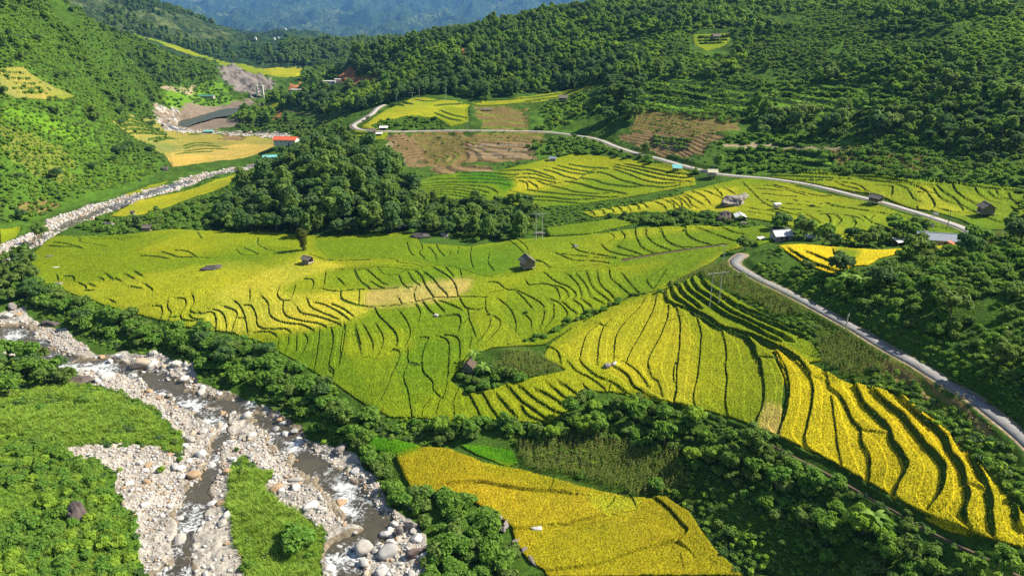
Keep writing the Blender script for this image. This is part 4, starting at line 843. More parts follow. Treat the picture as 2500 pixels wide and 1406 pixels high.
for c in RICE:
    cc = CLSR[:-1, :-1] == CID[c]
    m = allr & cc
    if not m.any():
        continue
    u, F = quads(m)
    V = np.stack([FX[u], FY[u], rz.ravel()[u]], 1)
    # walls down from the outer edge of the crop
    E = np.concatenate([F[:, [0, 1]], F[:, [1, 2]], F[:, [2, 3]], F[:, [3, 0]]])
    key = np.sort(E, 1); key = key[:, 0].astype(np.int64) * len(u) + key[:, 1]
    _, first, num = np.unique(key, return_index=True, return_counts=True)
    Eb = E[first[num == 1]]
    bv, inv = np.unique(Eb, return_inverse=True); inv = inv.reshape(-1, 2)
    low = V[bv].copy(); low[:, 2] = FLATZ[u[bv]] - .15
    F = np.concatenate([F, np.stack([Eb[:, 1], Eb[:, 0], inv[:, 0] + len(V), inv[:, 1] + len(V)], 1)])
    cc2 = np.concatenate([RCOL[u], np.tile(np.array(GROUND['bank']), (len(low), 1))])
    o = link('rice', mesh_np('rice', np.concatenate([V, low]), F, MR, cc2))
    tag(o, RICE_LABEL[c], 'rice', None, 'stuff')
# water
wm = (WD < 0.9)
wc = wm[:-1, :-1] & wm[1:, :-1] & wm[:-1, 1:] & wm[1:, 1:]
u, F = quads(wc)
zs = smooth2(smooth2(Zbase, 4), 4).ravel()
tag(link('river_water', mesh_np('river_water', np.stack([FX[u], FY[u], zs[u] - 0.42], 1), F, mat_water('river_water', (0.092, 0.078, 0.048), 0.025, 0.14))), kind='structure')
if RES.any():
    R2 = smooth2(RES.astype(float), 2) > 0.02
    wc = R2[:-1, :-1] & R2[1:, :-1] & R2[:-1, 1:] & R2[1:, 1:]
    u, F = quads(wc)
    tag(link('reservoir_water', mesh_np('reservoir_water', np.stack([FX[u], FY[u], np.full(len(u), RESZ - 0.4)], 1), F, mat_water('reservoir_water', (0.055, 0.062, 0.038), 0, 0.5))), kind='structure')
def strip(name, p, hw, mat, lift=0.05, jit=0.12):
    n = len(p)
    t = np.gradient(p[:, :2], axis=0)
    t /= np.linalg.norm(t, axis=1)[:, None] + 1e-9
    nr = np.stack([-t[:, 1], t[:, 0]], 1)
    V = []; offs = [-1.0, -0.99, 0.0, 0.99, 1.0]; dz = [-0.25, 0, 0.04, 0, -0.25]
    for o_, z_ in zip(offs, dz):
        wob = 1 + jit * np.array([_vn[1](np.array(i * .37 + o_ * 9), np.array(3.1)) for i in range(n)]) if abs(o_) > .5 else 1
        q = p.copy(); q[:, :2] += nr * (hw * o_ * wob)[:, None] if np.ndim(wob) else nr * hw * o_
        q[:, 2] += lift + z_
        V.append(q)
    V = np.stack(V, 1).reshape(-1, 3)
    F = [(i * 5 + j, (i + 1) * 5 + j, (i + 1) * 5 + j + 1, i * 5 + j + 1) for i in range(n - 1) for j in range(4)]
    return tag(link(name, mesh_np(name, V, np.array(F), mat)), kind='structure')
def resample(p, step):
    d = np.concatenate([[0], np.cumsum(np.linalg.norm(np.diff(p, axis=0), axis=1))])
    q = np.arange(0, d[-1], step)
    return np.stack([np.interp(q, d, p[:, k]) for k in range(3)], 1)
M_ROAD = mat_plain('concrete_road', (0.34, 0.325, 0.30), 0.85, 0.16, 0.5, 0.15)
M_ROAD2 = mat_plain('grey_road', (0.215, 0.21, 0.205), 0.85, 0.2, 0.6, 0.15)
M_PATH = mat_plain('dirt_path', (0.115, 0.08, 0.045), 0.95, 0.3, 0.8, 0.3)
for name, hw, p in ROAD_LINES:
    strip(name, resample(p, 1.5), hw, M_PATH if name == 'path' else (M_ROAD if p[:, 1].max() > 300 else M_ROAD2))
# ---------------------------------------------------------------- plants: prototypes
def leaf_mat(name, c1, c2, c3, trans=0.42):
    """leaf colour: c1..c2 over the leaves of a crown, drifting to c3 from plant to plant"""
    m = bpy.data.materials.new(name)
    m.use_nodes = True
    nt = m.node_tree
    b = nt.nodes['Principled BSDF']
    g = nd(nt, 'ShaderNodeNewGeometry'); oi = nd(nt, 'ShaderNodeObjectInfo')
    c = mixc(nt, g.outputs['Random Per Island'], c1, c2)
    c = mixc(nt, maprange(nt, oi.outputs['Random'], 0, 1, 0, 0.75), c, c3)
    nt.links.new(c, b.inputs['Base Color'])
    b.inputs['Roughness'].default_value = 0.6
    b.inputs['Specular IOR Level'].default_value = 0.1
    t = nd(nt, 'ShaderNodeBsdfTranslucent')
    nt.links.new(mixc(nt, 0.5, c, (c2[0] * 1.3, c2[1] * 1.3, c2[2] * .6)), t.inputs[0])
    mx = nd(nt, 'ShaderNodeMixShader'); mx.inputs[0].default_value = trans
    nt.links.new(b.outputs[0], mx.inputs[1]); nt.links.new(t.outputs[0], mx.inputs[2])
    nt.links.new(mx.outputs[0], nt.nodes['Material Output'].inputs[0])
    return m
L_BUSH = leaf_mat('leaves_bush', (0.114, 0.218, 0.034), (0.260, 0.406, 0.058), (0.135, 0.295, 0.045))
L_TREE = leaf_mat('leaves_tree', (0.087, 0.176, 0.036), (0.215, 0.338, 0.062), (0.179, 0.249, 0.056))
L_DARK = leaf_mat('leaves_dark', (0.060, 0.138, 0.041), (0.137, 0.252, 0.060), (0.126, 0.195, 0.073))
L_PALE = leaf_mat('leaves_pale', (0.165, 0.245, 0.077), (0.308, 0.409, 0.128), (0.197, 0.306, 0.068))
L_LIME = leaf_mat('leaves_lime', (0.199, 0.327, 0.038), (0.378, 0.517, 0.054), (0.219, 0.381, 0.045))
L_GRASS = leaf_mat('grass_blades', (0.178, 0.325, 0.039), (0.378, 0.550, 0.068), (0.304, 0.406, 0.062), 0.35)
L_MAIZE = leaf_mat('maize_leaves', (0.124, 0.198, 0.039), (0.316, 0.396, 0.085), (0.330, 0.291, 0.085))
L_DRY = leaf_mat('dry_maize', (0.26, 0.18, 0.065), (0.40, 0.29, 0.12), (0.20, 0.19, 0.06), 0.2)
L_BANANA = leaf_mat('banana_leaves', (0.132, 0.260, 0.034), (0.308, 0.446, 0.086), (0.176, 0.317, 0.051), 0.4)
M_BARK = mat_plain('bark', (0.13, 0.10, 0.075), 0.9, 0.4, 2.5, 0.4)
M_STEM = mat_plain('pale_bark', (0.30, 0.27, 0.22), 0.9, 0.3, 2.5, 0.3)

def leaves(r, blobs, n, size, up=0.35, jitter=0.55, inner=0.62):
    """leaf clumps as small diamond faces through the crown's lobes"""
    w_ = np.array([b[3] ** 2 for b in blobs], float); w_ /= w_.sum()
    pick = r.choice(len(blobs), n, p=w_)
    B = np.array([b[:3] for b in blobs])[pick]; R = np.array([b[3] for b in blobs])[pick]
    d = r.standard_normal((n, 3)); d /= np.linalg.norm(d, axis=1)[:, None]
    d[:, 2] = np.where(d[:, 2] < -0.35, -d[:, 2] * 0.5, d[:, 2])
    d /= np.linalg.norm(d, axis=1)[:, None]
    rad = R * (inner + (1.08 - inner) * r.random(n) ** 0.55)
    P = B + d * rad[:, None] * np.array([1, 1, 0.86])
    N = d + np.array([0, 0, up]) + r.standard_normal((n, 3)) * jitter
    N /= np.linalg.norm(N, axis=1)[:, None]
    T = np.cross(N, r.standard_normal((n, 3))); T /= np.linalg.norm(T, axis=1)[:, None]
    S = np.cross(N, T)
    s = size * (0.6 + 0.8 * r.random(n))[:, None]
    V = np.stack([P + T * s, P + S * s * 0.55 + N * s * .12, P - T * s, P - S * s * 0.55 + N * s * .12], 1).reshape(-1, 3)
    F = np.arange(4 * n).reshape(-1, 4)
    return V, F
def tube(p, r0, r1, k=6):
    p = np.asarray(p, float); n = len(p); V = []; F = []
    for i in range(n):
        t = p[min(i + 1, n - 1)] - p[max(i - 1, 0)]; t = t / (np.linalg.norm(t) + 1e-9)
        a = np.cross(t, [0.3, 1, 0.1]); a /= np.linalg.norm(a); b = np.cross(t, a)
        rr = r0 + (r1 - r0) * i / (n - 1)
        V += [p[i] + rr * (math.cos(2 * math.pi * j / k) * a + math.sin(2 * math.pi * j / k) * b) for j in range(k)]
    for i in range(n - 1):
        F += [(i * k + j, i * k + (j + 1) % k, (i + 1) * k + (j + 1) % k, (i + 1) * k + j) for j in range(k)]
    return np.array(V), np.array(F)
def join(parts):
    V = []; F = []; o = 0
    for v, f in parts:
        V.append(v); F.append(f + o); o += len(v)
    return np.concatenate(V), np.concatenate(F)
def wood(r, h, r0, blobs, nl=5):
    parts = [tube([(0, 0, -0.6), (0.04 * h * r.uniform(-1, 1), 0.04 * h * r.uniform(-1, 1), h * .5), (0.05 * h * r.uniform(-1, 1), 0.05 * h * r.uniform(-1, 1), h)], r0, r0 * .35)]
    for b in blobs[:nl]:
        z = h * r.uniform(.4, .75)
        parts.append(tube([(0, 0, z), (b[0] * .5, b[1] * .5, z * .5 + b[2] * .5 - .1), (b[0] * .92, b[1] * .92, b[2])], r0 * .45, r0 * .12, 5))
    return join(parts)
PROTO = {}
def blobs_round(r, R, zc, n, rr, flat=0.75):
    out = []
    for k in range(n):
        a = 2 * math.pi * (k + r.random() * .7) / n * 2.4; q = R * math.sqrt(r.random()) * .85
        out.append((q * math.cos(a), q * math.sin(a), zc + flat * R * (r.random() - .35) * math.sqrt(max(0.1, 1 - (q / R) ** 2)), rr * r.uniform(.7, 1.15)))
    return out
def make_proto(name, kind, seed, leafmat, n, size):
    r = np.random.default_rng(seed)
    if kind == 'bush':       # about 1 unit radius, 1.4 high, sits on the ground
        bl = [(0, 0, .62, .55)] + blobs_round(r, .85, .55, 9, .40, .55)
        h, r0 = .6, .06
    elif kind == 'broad':    # 1 unit crown radius, 2.3 high
        bl = [(r.uniform(-.2, .2), r.uniform(-.2, .2), 1.45, .5)] + blobs_round(r, 1.1, 1.35, 15, .34, .95)
        h, r0 = 1.25, .075
    elif kind == 'tall':     # slim forest tree, 1 unit radius, 4.2 high
        bl = [(r.uniform(-.35, .35), r.uniform(-.35, .35), .9 + 1.9 * k / 6, (.50 + .30 * math.sin(math.pi * (k + .8) / 7.5)) * r.uniform(.75, 1.1)) for k in range(7)]
        bl += [(r.uniform(-.75, .75), r.uniform(-.75, .75), r.uniform(.9, 2.5), .42) for _ in range(7)]
        h, r0 = 2.6, .09
    elif kind == 'column':   # the lone columnar tree
        bl = [(r.uniform(-.12, .12) + (.25 if k > 4 else 0), r.uniform(-.12, .12), .45 + .5 * k, [.42, .5, .55, .6, .75, .9, .95, .75, .45][k]) for k in range(9)]
        h, r0 = 4.0, .12
    elif kind == 'shrub':
        bl = [(0, 0, .35, .4)] + blobs_round(r, .7, .32, 5, .36, .4)
        h, r0 = .3, .04
    V, F = leaves(r, bl, n, size)
    crown = mesh_np(name + '_crown', V, F, leafmat, smooth=False)
    tv, tf = wood(r, h, r0, bl, 5 if kind != 'shrub' else 2)
    trunk = mesh_np(name + '_trunk', tv, tf, M_BARK)
    PROTO[name] = (crown, trunk)
    # both in one mesh for the masses
    V2, F2 = join([(V, F), (tv, tf)])
    PROTO[name + '_all'] = mesh_np(name + '_all', V2, F2, [leafmat, M_BARK], smooth=False, matidx=np.r_[np.zeros(len(F)), np.ones(len(tf))])
for k, lm in enumerate((L_BUSH, L_BUSH, L_TREE, L_LIME)):
    make_proto('bush%d' % k, 'bush', 100 + k, lm, 620, .20)
for k, lm in enumerate((L_TREE, L_BUSH, L_DARK, L_PALE, L_LIME)):
    make_proto('broad%d' % k, 'broad', 200 + k, lm, 900, .19)
for k, lm in enumerate((L_TREE, L_DARK, L_TREE, L_BUSH)):
    make_proto('tall%d' % k, 'tall', 300 + k, lm, 620, .26)
make_proto('column0', 'column', 400, leaf_mat('leaves_olive', (0.07, 0.085, 0.02), (0.14, 0.15, 0.035), (0.10, 0.12, 0.02)), 1300, .17)
for k, lm in enumerate((L_BUSH, L_TREE, L_LIME, L_DARK)):
    make_proto('shrub%d' % k, 'shrub', 500 + k, lm, 90, .24)
def blades(r, n, h, spread, width, droop, mat, name, segs=3):
    V = []; F = []
    for k in range(n):
        a = r.uniform(0, 2 * math.pi); q = spread * math.sqrt(r.random()) * .5
        p = np.array([q * math.cos(r.uniform(0, 6.3)), q * math.sin(r.uniform(0, 6.3)), -.05])
        dirn = np.array([math.cos(a), math.sin(a), 0]); sd_ = np.array([-math.sin(a), math.cos(a), 0])
        hh = h * r.uniform(.6, 1.1); base = len(V)
        for s in range(segs + 1):
            t = s / segs
            c = p + np.array([0, 0, hh * (t - droop * .55 * t * t)]) + dirn * hh * (.15 * t + droop * .6 * t * t)
            ww = width * (1 - t) ** .6 * (.5 + t if t < .5 else 1)
            V += [c - sd_ * ww, c + sd_ * ww]
        F += [(base + 2 * s, base + 2 * s + 1, base + 2 * s + 3, base + 2 * s + 2) for s in range(segs)]
    return mesh_np(name, np.array(V), np.array(F), mat, smooth=False)
def maize(r, name, mat, h=2.1, nl=9):
    parts = [tube([(0, 0, -.1), (.03, .02, h * .5), (0, .05, h)], .03, .012, 4)]
    for k in range(nl):
        a = k * 2.4 + r.uniform(-.4, .4); z = h * (.2 + .75 * k / nl); L = .75 * r.uniform(.7, 1.15) * (1.1 - .4 * k / nl)
        dn = np.array([math.cos(a), math.sin(a), 0]); sd_ = np.array([-math.sin(a), math.cos(a), 0])
        V = []
        for s in range(5):
            t = s / 4
            c = np.array([0, 0, z]) + dn * L * t * (1 - .15 * t) + np.array([0, 0, L * (.75 * t - 1.05 * t * t)])
            ww = .06 * (1.2 - t) if s < 4 else .004
            V += [c - sd_ * ww, c + sd_ * ww]
        parts.append((np.array(V), np.array([(2 * s, 2 * s + 1, 2 * s + 3, 2 * s + 2) for s in range(4)])))
    parts.append(tube([(0, .05, h), (.03, .02, h + .35)], .012, .03, 3))
    V, F = join(parts)
    return mesh_np(name, V, F, mat, smooth=False)
_r = np.random.default_rng(5)
GRASS_P = [blades(_r, 46, 1.7, 1.1, .055, .55, L_GRASS, 'tall_grass_a'), blades(_r, 40, 1.4, 1.2, .06, .75, L_GRASS, 'tall_grass_b')]
TUFT_P = [blades(_r, 26, .6, .7, .05, .7, L_GRASS, 'grass_tuft_a'), blades(_r, 22, .5, .8, .05, .8, L_BUSH, 'grass_tuft_b')]
MAIZE_P = [maize(_r, 'maize_a', L_MAIZE), maize(_r, 'maize_b', L_MAIZE, 1.9, 8)]
DRYM_P = [maize(_r, 'dry_maize_a', L_DRY, 1.9, 7), maize(_r, 'dry_maize_b', L_DRY, 1.6, 6), maize(_r, 'dry_maize_c', L_MAIZE, 1.7, 7)]

# ---------------------------------------------------------------- masses: points that carry copies of a few prototypes
HID = {}
def scatter_tree(key, meshes):
    if key in HID:
        return HID[key]
    col = bpy.data.collections.new('kinds_' + key)       # never linked: only a source for the mass
    for k, me in enumerate(meshes):
        o = bpy.data.objects.new('%s_%02d' % (key, k), me); col.objects.link(o)
    ng = bpy.data.node_groups.new('scatter_' + key, 'GeometryNodeTree')
    ng.interface.new_socket('Geometry', in_out='INPUT', socket_type='NodeSocketGeometry')
    ng.interface.new_socket('Geometry', in_out='OUTPUT', socket_type='NodeSocketGeometry')
    N = ng.nodes; L = ng.links
    gi = N.new('NodeGroupInput'); go = N.new('NodeGroupOutput')
    ip = N.new('GeometryNodeInstanceOnPoints'); ci = N.new('GeometryNodeCollectionInfo')
    ci.inputs['Collection'].default_value = col
    ci.inputs['Separate Children'].default_value = True; ci.inputs['Reset Children'].default_value = True
    def attr(nm, typ):
        a = N.new('GeometryNodeInputNamedAttribute'); a.data_type = typ; a.inputs[0].default_value = nm
        return a.outputs[0]
    L.new(gi.outputs[0], ip.inputs['Points']); L.new(ci.outputs[0], ip.inputs['Instance'])
    ip.inputs['Pick Instance'].default_value = True
    L.new(attr('idx', 'INT'), ip.inputs['Instance Index'])
    L.new(attr('rot', 'FLOAT_VECTOR'), ip.inputs['Rotation']); L.new(attr('scl', 'FLOAT_VECTOR'), ip.inputs['Scale'])
    L.new(ip.outputs[0], go.inputs[0])
    HID[key] = ng
    return ng
def mass(name, key, meshes, P, scl, label, cat, r, tilt=0.12, picks=None):
    n = len(P)
    if n == 0:
        return None
    ng = scatter_tree(key, meshes)
    me = bpy.data.meshes.new(name)
    me.vertices.add(n); me.vertices.foreach_set('co', np.ascontiguousarray(P, np.float32).ravel())
    a = me.attributes.new('idx', 'INT', 'POINT')
    a.data.foreach_set('value', (picks if picks is not None else r.integers(0, len(meshes), n)).astype(np.int32))
    rot = np.stack([r.normal(0, tilt, n), r.normal(0, tilt, n), r.uniform(0, 6.283, n)], 1)
    me.attributes.new('rot', 'FLOAT_VECTOR', 'POINT').data.foreach_set('vector', rot.astype(np.float32).ravel())
    s = np.asarray(scl, float)
    if s.ndim == 1:
        s = np.stack([s, s, s * r.uniform(.8, 1.15, n)], 1)
    me.attributes.new('scl', 'FLOAT_VECTOR', 'POINT').data.foreach_set('vector', s.astype(np.float32).ravel())
    o = link(name, me)
    md = o.modifiers.new('scatter', 'NODES'); md.node_group = ng
    return tag(o, label, cat, None, 'stuff')

# ---------------------------------------------------------------- where plants stand
def cls_at(x, y):
    j = np.clip(np.searchsorted(YS, y), 0, NR - 1); i = np.clip(np.searchsorted(AS, x / np.maximum(y, 1)), 0, NC - 1)
    return CLS[j, i]
def wet_at(x, y):
    j = np.clip(np.searchsorted(YS, y), 0, NR - 1); i = np.clip(np.searchsorted(AS, x / np.maximum(y, 1)), 0, NC - 1)
    return WD[j, i] < 0.3
def fill(poly, spacing, r, allowed=None, jitter=0.85):
    """jittered grid of plan points inside a plan polygon, only on the allowed ground"""
    x0, y0 = poly.min(0); x1, y1 = poly.max(0)
    nx = int((x1 - x0) / spacing) + 1; ny = int((y1 - y0) / spacing) + 1
    if nx * ny > 900000 or nx * ny < 1:
        return np.zeros((0, 3))
    gx, gy = np.meshgrid(x0 + spacing * np.arange(nx), y0 + spacing * np.arange(ny))
    gx = (gx + spacing * .5 * (np.arange(ny) % 2)[:, None]).ravel(); gy = gy.ravel()
    gx = gx + r.uniform(-.5, .5, gx.size) * spacing * jitter; gy = gy + r.uniform(-.5, .5, gy.size) * spacing * jitter
    q = np.clip(gy / 200, .7, 3)
    m = inside(poly, gx + fbm(gx, gy, 6, 3, seed=1) * 4.0 * q, gy + fbm(gx, gy, 6, 3, seed=3) * 4.0 * q) & (gy > 60)
    gx, gy = gx[m], gy[m]
    c = cls_at(gx, gy)
    if allowed is None:
        ok = ~((c < NRICE) | np.isin(c, [CID[k] for k in ('gravel', 'bed', 'mud', 'path', 'brown', 'red', 'rock')]))
    else:
        ok = np.isin(c, [CID[k] for k in allowed])
    gx, gy = gx[ok], gy[ok]
    if allowed is None and len(gx):
        k = ~np.any([inside(h, gx, gy) for h in HOLES_P], axis=0)
        gx, gy = gx[k], gy[k]
    return np.stack([gx, gy, grid_at(Z, gx, gy)], 1)
HOLES = [[(822,214),(822,180),(850,160),(866,165),(870,184),(930,188),(935,212)], [(783,222),(783,196),(835,196),(835,222)], [(700,236),(700,200),(740,200),(742,240)], [(1124,112),(1146,108),(1150,160),(1124,160)], [(670,300),(670,268),(700,262),(830,280),(830,294),(740,296)], [(1685,134),(1685,80),(1792,80),(1792,134)], [(662,390),(662,330),(735,330),(735,372),(690,392)], [(630,400),(630,378),(690,378),(690,400)]]
def thin(P, scale, lo, r, seed=0):
    """clump: keep where a broad noise is high"""
    k = fbm(P[:, 0], P[:, 1], scale, 3, seed=seed)
    return P[k + r.uniform(-.12, .12, len(P)) > lo]
HOLES_P = [plan_poly(h) for h in HOLES]
def pp(px):
    return plan_poly(px)
TREES = []   # (x, y, z, radius, proto, region)
BUSHES = []
REGION = {}
def put(kind, region, label, px, spacing, rmin, rmax, protos, seed, lo=None, scale=20, allowed=None):
    r = np.random.default_rng(seed)
    REGION[region] = label
    P = fill(pp(px), spacing, r, allowed)
    if lo is not None and len(P):
        P = thin(P, scale, lo, r, seed % 6)
    for p in P:
        s = rmin + (rmax - rmin) * r.random() ** 1.3
        (TREES if kind == 'tree' else BUSHES).append((p[0], p[1], p[2], s, protos[int(r.integers(len(protos)))], region))
HEDGE = [(20,668),(70,672),(110,705),(250,760),(330,780),(400,800),(480,818),(560,830),(640,850),(700,888),(770,932),(880,1005),(950,1040),(935,1060),(860,1095),(800,1075),(740,1015),(650,955),(560,915),(450,875),(360,845),(250,815),(150,770),(60,730)]
put('bush', 'bank', 'leafy green bush in the hedge between the stony river and the yellow terraces', HEDGE, 3.5, 1.8, 3.4, ['bush0', 'bush1', 'bush2', 'bush0'], 1)
put('tree', 'bank trees', 'rounded tree rising above the hedge along the stony river', HEDGE, 11, 2.4, 3.6, ['broad0', 'broad1', 'broad2'], 2)
put('bush', 'thicket', 'bright green bush in the thicket left of the river beside the gravel bar', [(0,1090),(150,1090),(230,1130),(290,1250),(330,1380),(360,1450),(-60,1450),(-60,1090)], 3.0, 1.3, 2.2, ['bush0', 'bush1', 'bush3', 'bush1'], 3, -0.16, 14)
put('tree', 'left edge', 'dark leafy tree on the river bank at the left edge behind the tall grass', [(-40,850),(60,875),(150,900),(190,945),(120,965),(-40,965)], 6.5, 2.4, 3.8, ['broad0', 'broad1', 'broad2'], 4)
put('tree', 'left hedge', 'dark tree beside the river at the left end of the lime green terraces', [(-30,640),(60,630),(100,690),(70,750),(-30,745)], 6.0, 2.4, 3.6, ['broad0', 'broad2'], 5)
put('bush', 'low hedge', 'dense dark green bush between the boulders and the ochre rice field', [(890,1085),(940,1100),(985,1200),(1030,1212),(1105,1212),(1200,1265),(1240,1330),(1290,1440),(1010,1440),(1050,1330),(1010,1265),(940,1225),(900,1130)], 3.2, 1.7, 3.0, ['bush0', 'bush2', 'bush1'], 6)
BELT = [(1060,1035),(1200,1032),(1340,1042),(1390,1000),(1430,962),(1540,970),(1620,1003),(1720,1040),(1850,1092),(1990,1160),(2140,1248),(2300,1340),(2480,1430),(2060,1430),(1960,1330),(1850,1240),(1740,1155),(1610,1092),(1500,1070),(1350,1078),(1200,1072),(1060,1072)]
put('tree', 'belt', 'broad leafy tree in the belt below the dirt path and the golden terraces', BELT, 6.0, 1.7, 3.1, ['broad0', 'broad1', 'broad1', 'broad4'], 7)
put('bush', 'belt bushes', 'tangled green bush under the tree belt below the dirt path', BELT, 3.0, 1.3, 2.3, ['bush0', 'bush1', 'bush2'], 8)
put('bush', 'dark slope', 'low bush on the shaded grassy slope above the ochre rice field', [(1340,1165),(1640,1190),(1820,1290),(1900,1420),(1830,1420),(1720,1290),(1620,1205),(1450,1200)], 6.5, .9, 1.8, ['bush2', 'bush0'], 9)
CLUMP = [(1112,915),(1150,885),(1240,850),(1330,865),(1400,905),(1390,938),(1260,950),(1180,968),(1120,945)]
put('bush', 'clump', 'dark bush in the clump round the thatched hut among the green terraces', [(1112,915),(1150,895),(1240,915),(1330,930),(1390,935),(1260,955),(1180,968),(1120,945)], 3.2, 1.2, 2.1, ['bush0', 'bush2'], 10)
HILL_R = [(1835,600),(1900,606),(1960,648),(2030,674),(2140,652),(2200,622),(2350,614),(2400,582),(2560,555),(2560,1020),(2440,945),(2340,885),(2190,800),(2040,720),(1930,668),(1872,640)]
put('bush', 'right slope', 'green bush on the shaded slope above the concrete road', HILL_R, 4.6, 1.5, 2.7, ['bush0', 'bush2', 'bush1', 'bush2'], 11, -0.2, 18)
put('tree', 'right slope trees', 'spreading tree on the shaded slope above the concrete road', HILL_R, 13, 2.6, 4.0, ['broad0', 'broad2', 'broad1'], 12, -0.15, 30)
put('tree', 'stream belt', 'dark tree in the belt along the stream between the green terraces', [(1000,492),(1240,500),(1310,520),(1330,552),(1280,578),(1120,582),(1000,566)], 7.0, 2.6, 4.2, ['broad2', 'broad0', 'tall0'], 13)
put('bush', 'stream bushes', 'bush in the dark line below the yellow fan of terraces', [(1400,540),(1560,525),(1780,528),(1790,552),(1560,552),(1420,560)], 4.0, 1.6, 2.6, ['bush2', 'bush0'], 14)
put('tree', 'hamlet', 'leafy tree among the sheds beside the bright yellow field', [(1880,560),(1980,565),(2010,590),(2080,600),(2080,560),(2150,545),(2240,575),(2240,600),(2150,606),(1950,594)], 7.0, 2.2, 3.8, ['broad0', 'broad1', 'broad2'], 15)
KNOLL = [(540,555),(530,520),(560,480),(640,445),(700,408),(742,378),(800,362),(870,372),(950,412),(1008,468),(1015,560),(960,572),(760,575),(600,568)]
put('tree', 'knoll', 'dark tree on the wooded knoll behind the lime green terraces', KNOLL, 6.6, 3.0, 4.8, ['broad2', 'broad0', 'tall1', 'broad2', 'tall0'], 16)
put('bush', 'river far bank', 'bush on the bank of the upper river bend', [(190,560),(250,535),(330,536),(420,508),(540,470),(545,520),(520,562),(420,560),(300,570)], 5.0, 1.7, 3.0, ['bush0', 'bush2', 'bush1'], 17)
put('bush', 'road above', 'bush beside the far road below the brown maize slope', [(1290,345),(1440,336),(1560,385),(1680,415),(1720,432),(1640,412),(1400,380),(1310,385)], 5.0, 1.6, 2.8, ['bush0', 'bush2'], 18)
put('tree', 'saddle', 'large dark tree on the green saddle beside the dry maize', [(1470,190),(1560,200),(1560,300),(1480,300)], 9.5, 4.0, 6.0, ['broad2', 'broad2', 'broad0'], 19)
put('tree', 'right mid trees', 'pale grey-green tree on the lower part of the far right hill', [(1790,270),(2100,280),(2500,200),(2500,340),(2200,350),(1900,320)], 17, 3.6, 6.0, ['broad3', 'broad2', 'broad0', 'broad3'], 20, -.1, 40)
# masses on the hills
MASS_T = []; MASS_B = []; MASS_S = []
OPEN = [pp(q) for q in ([(2330,60),(2500,40),(2600,60),(2600,250),(2460,230),(2400,140)], [(1950,95),(2150,80),(2250,130),(2100,160),(1980,140)], [(1640,140),(1760,120),(1800,160),(1700,185)])]
OPEN_P = pp([(1555,195),(1720,192),(1850,215),(2000,200),(2170,200),(2190,268),(2000,275),(1850,275),(1640,275),(1560,262)])
def put_mass(lst, px, spacing, smin, smax, protos, seed, lo=None, scale=60, allowed=None):
    r = np.random.default_rng(seed)
    P = fill(plan_poly(px, 1500.0 if seed not in (39, 40) else 2900.0), spacing, r, allowed)
    if lo is not None and len(P):
        P = thin(P, scale, lo, r, seed % 6)
    if lst is MASS_T and len(P):
        P = P[~np.any([inside(q, P[:, 0], P[:, 1]) for q in OPEN + [OPEN_P]], axis=0)]
    if lst is MASS_B and len(P):
        P = P[~(inside(OPEN_P, P[:, 0], P[:, 1]) & (r.random(len(P)) < .75))]
    # kinds grow in patches: the list runs from dark to light
    kk = (fbm(P[:, 0], P[:, 1], 70, 3, seed=(seed + 2) % 6) * 1.5 + .5 + r.uniform(-.35, .35, len(P))) * len(protos) if len(P) else []
    for p, k in zip(P, kk):
        lst.append((p[0], p[1], p[2], smin + (smax - smin) * r.random() ** 1.2, protos[int(min(max(k, 0), len(protos) - 1))], 'mass'))
FH = [(750,195),(840,125),(905,100),(1000,72),(1130,62),(1260,18),(1400,2),(1480,-10),(1560,-20),(1700,-40),(1900,-30),(1850,60),(1690,90),(1500,190),(1470,208),(1330,226),(1180,243),(1000,238),(900,262),(780,280),(720,300),(560,300),(650,250),(720,215)]
put_mass(MASS_T, FH, 6.2, 1.9, 4.2, ['tall1', 'broad2', 'tall0', 'broad0', 'tall3', 'broad1', 'broad4'], 31, -.22, 70)
put_mass(MASS_B, FH, 5.0, 1.5, 2.8, ['bush2', 'bush0', 'bush1', 'bush3'], 45, -.1, 50)
put_mass(MASS_T, [(735,362),(790,345),(850,330),(850,345),(800,362)], 6, 2.5, 4, ['tall0', 'broad2'], 32)
RH_ = [(1480,190),(1600,120),(1850,60),(1900,-20),(2200,-20),(2560,-20),(2560,330),(2400,395),(2100,345),(1900,345),(1800,280),(1560,240)]
put_mass(MASS_T, RH_, 9, 2.0, 4.4, ['broad2', 'tall0', 'broad0', 'broad1', 'tall3', 'broad1', 'broad3', 'broad4', 'broad4'], 33, 0.15, 55)
put_mass(MASS_B, RH_, 4.2, 1.0, 2.6, ['bush2', 'bush0', 'bush1', 'bush3', 'bush3'], 34, -.3, 40)
LH = [(-60,560),(60,540),(200,480),(330,440),(400,400),(420,330),(380,290),(400,230),(520,215),(540,160),(440,130),(380,105),(260,40),(150,-30),(-60,-60)]
put_mass(MASS_B, LH, 3.7, .9, 2.2, ['bush2', 'bush0', 'bush1', 'bush3', 'bush3'], 35, -.3, 40)
put_mass(MASS_T, [(-60,120),(100,130),(220,230),(320,270),(380,280),(400,215),(520,205),(530,178),(440,150),(380,128),(260,75),(150,-30),(-60,-60)], 6.6, 2.0, 3.8, ['broad2', 'tall1', 'tall0', 'broad0', 'tall3', 'broad1'], 36, -.3, 90)
put_mass(MASS_T, LH, 32, 2.6, 4.6, ['broad2', 'broad0'], 37)
put_mass(MASS_B, [(560,300),(660,290),(800,285),(840,300),(760,330),(600,320)], 6, 2, 3.5, ['bush2', 'bush0'], 38)
put_mass(MASS_T, [(640,155),(720,106),(800,110),(900,108),(980,100),(860,165)], 11, 3.5, 6, ['tall0', 'tall1', 'broad2'], 39)
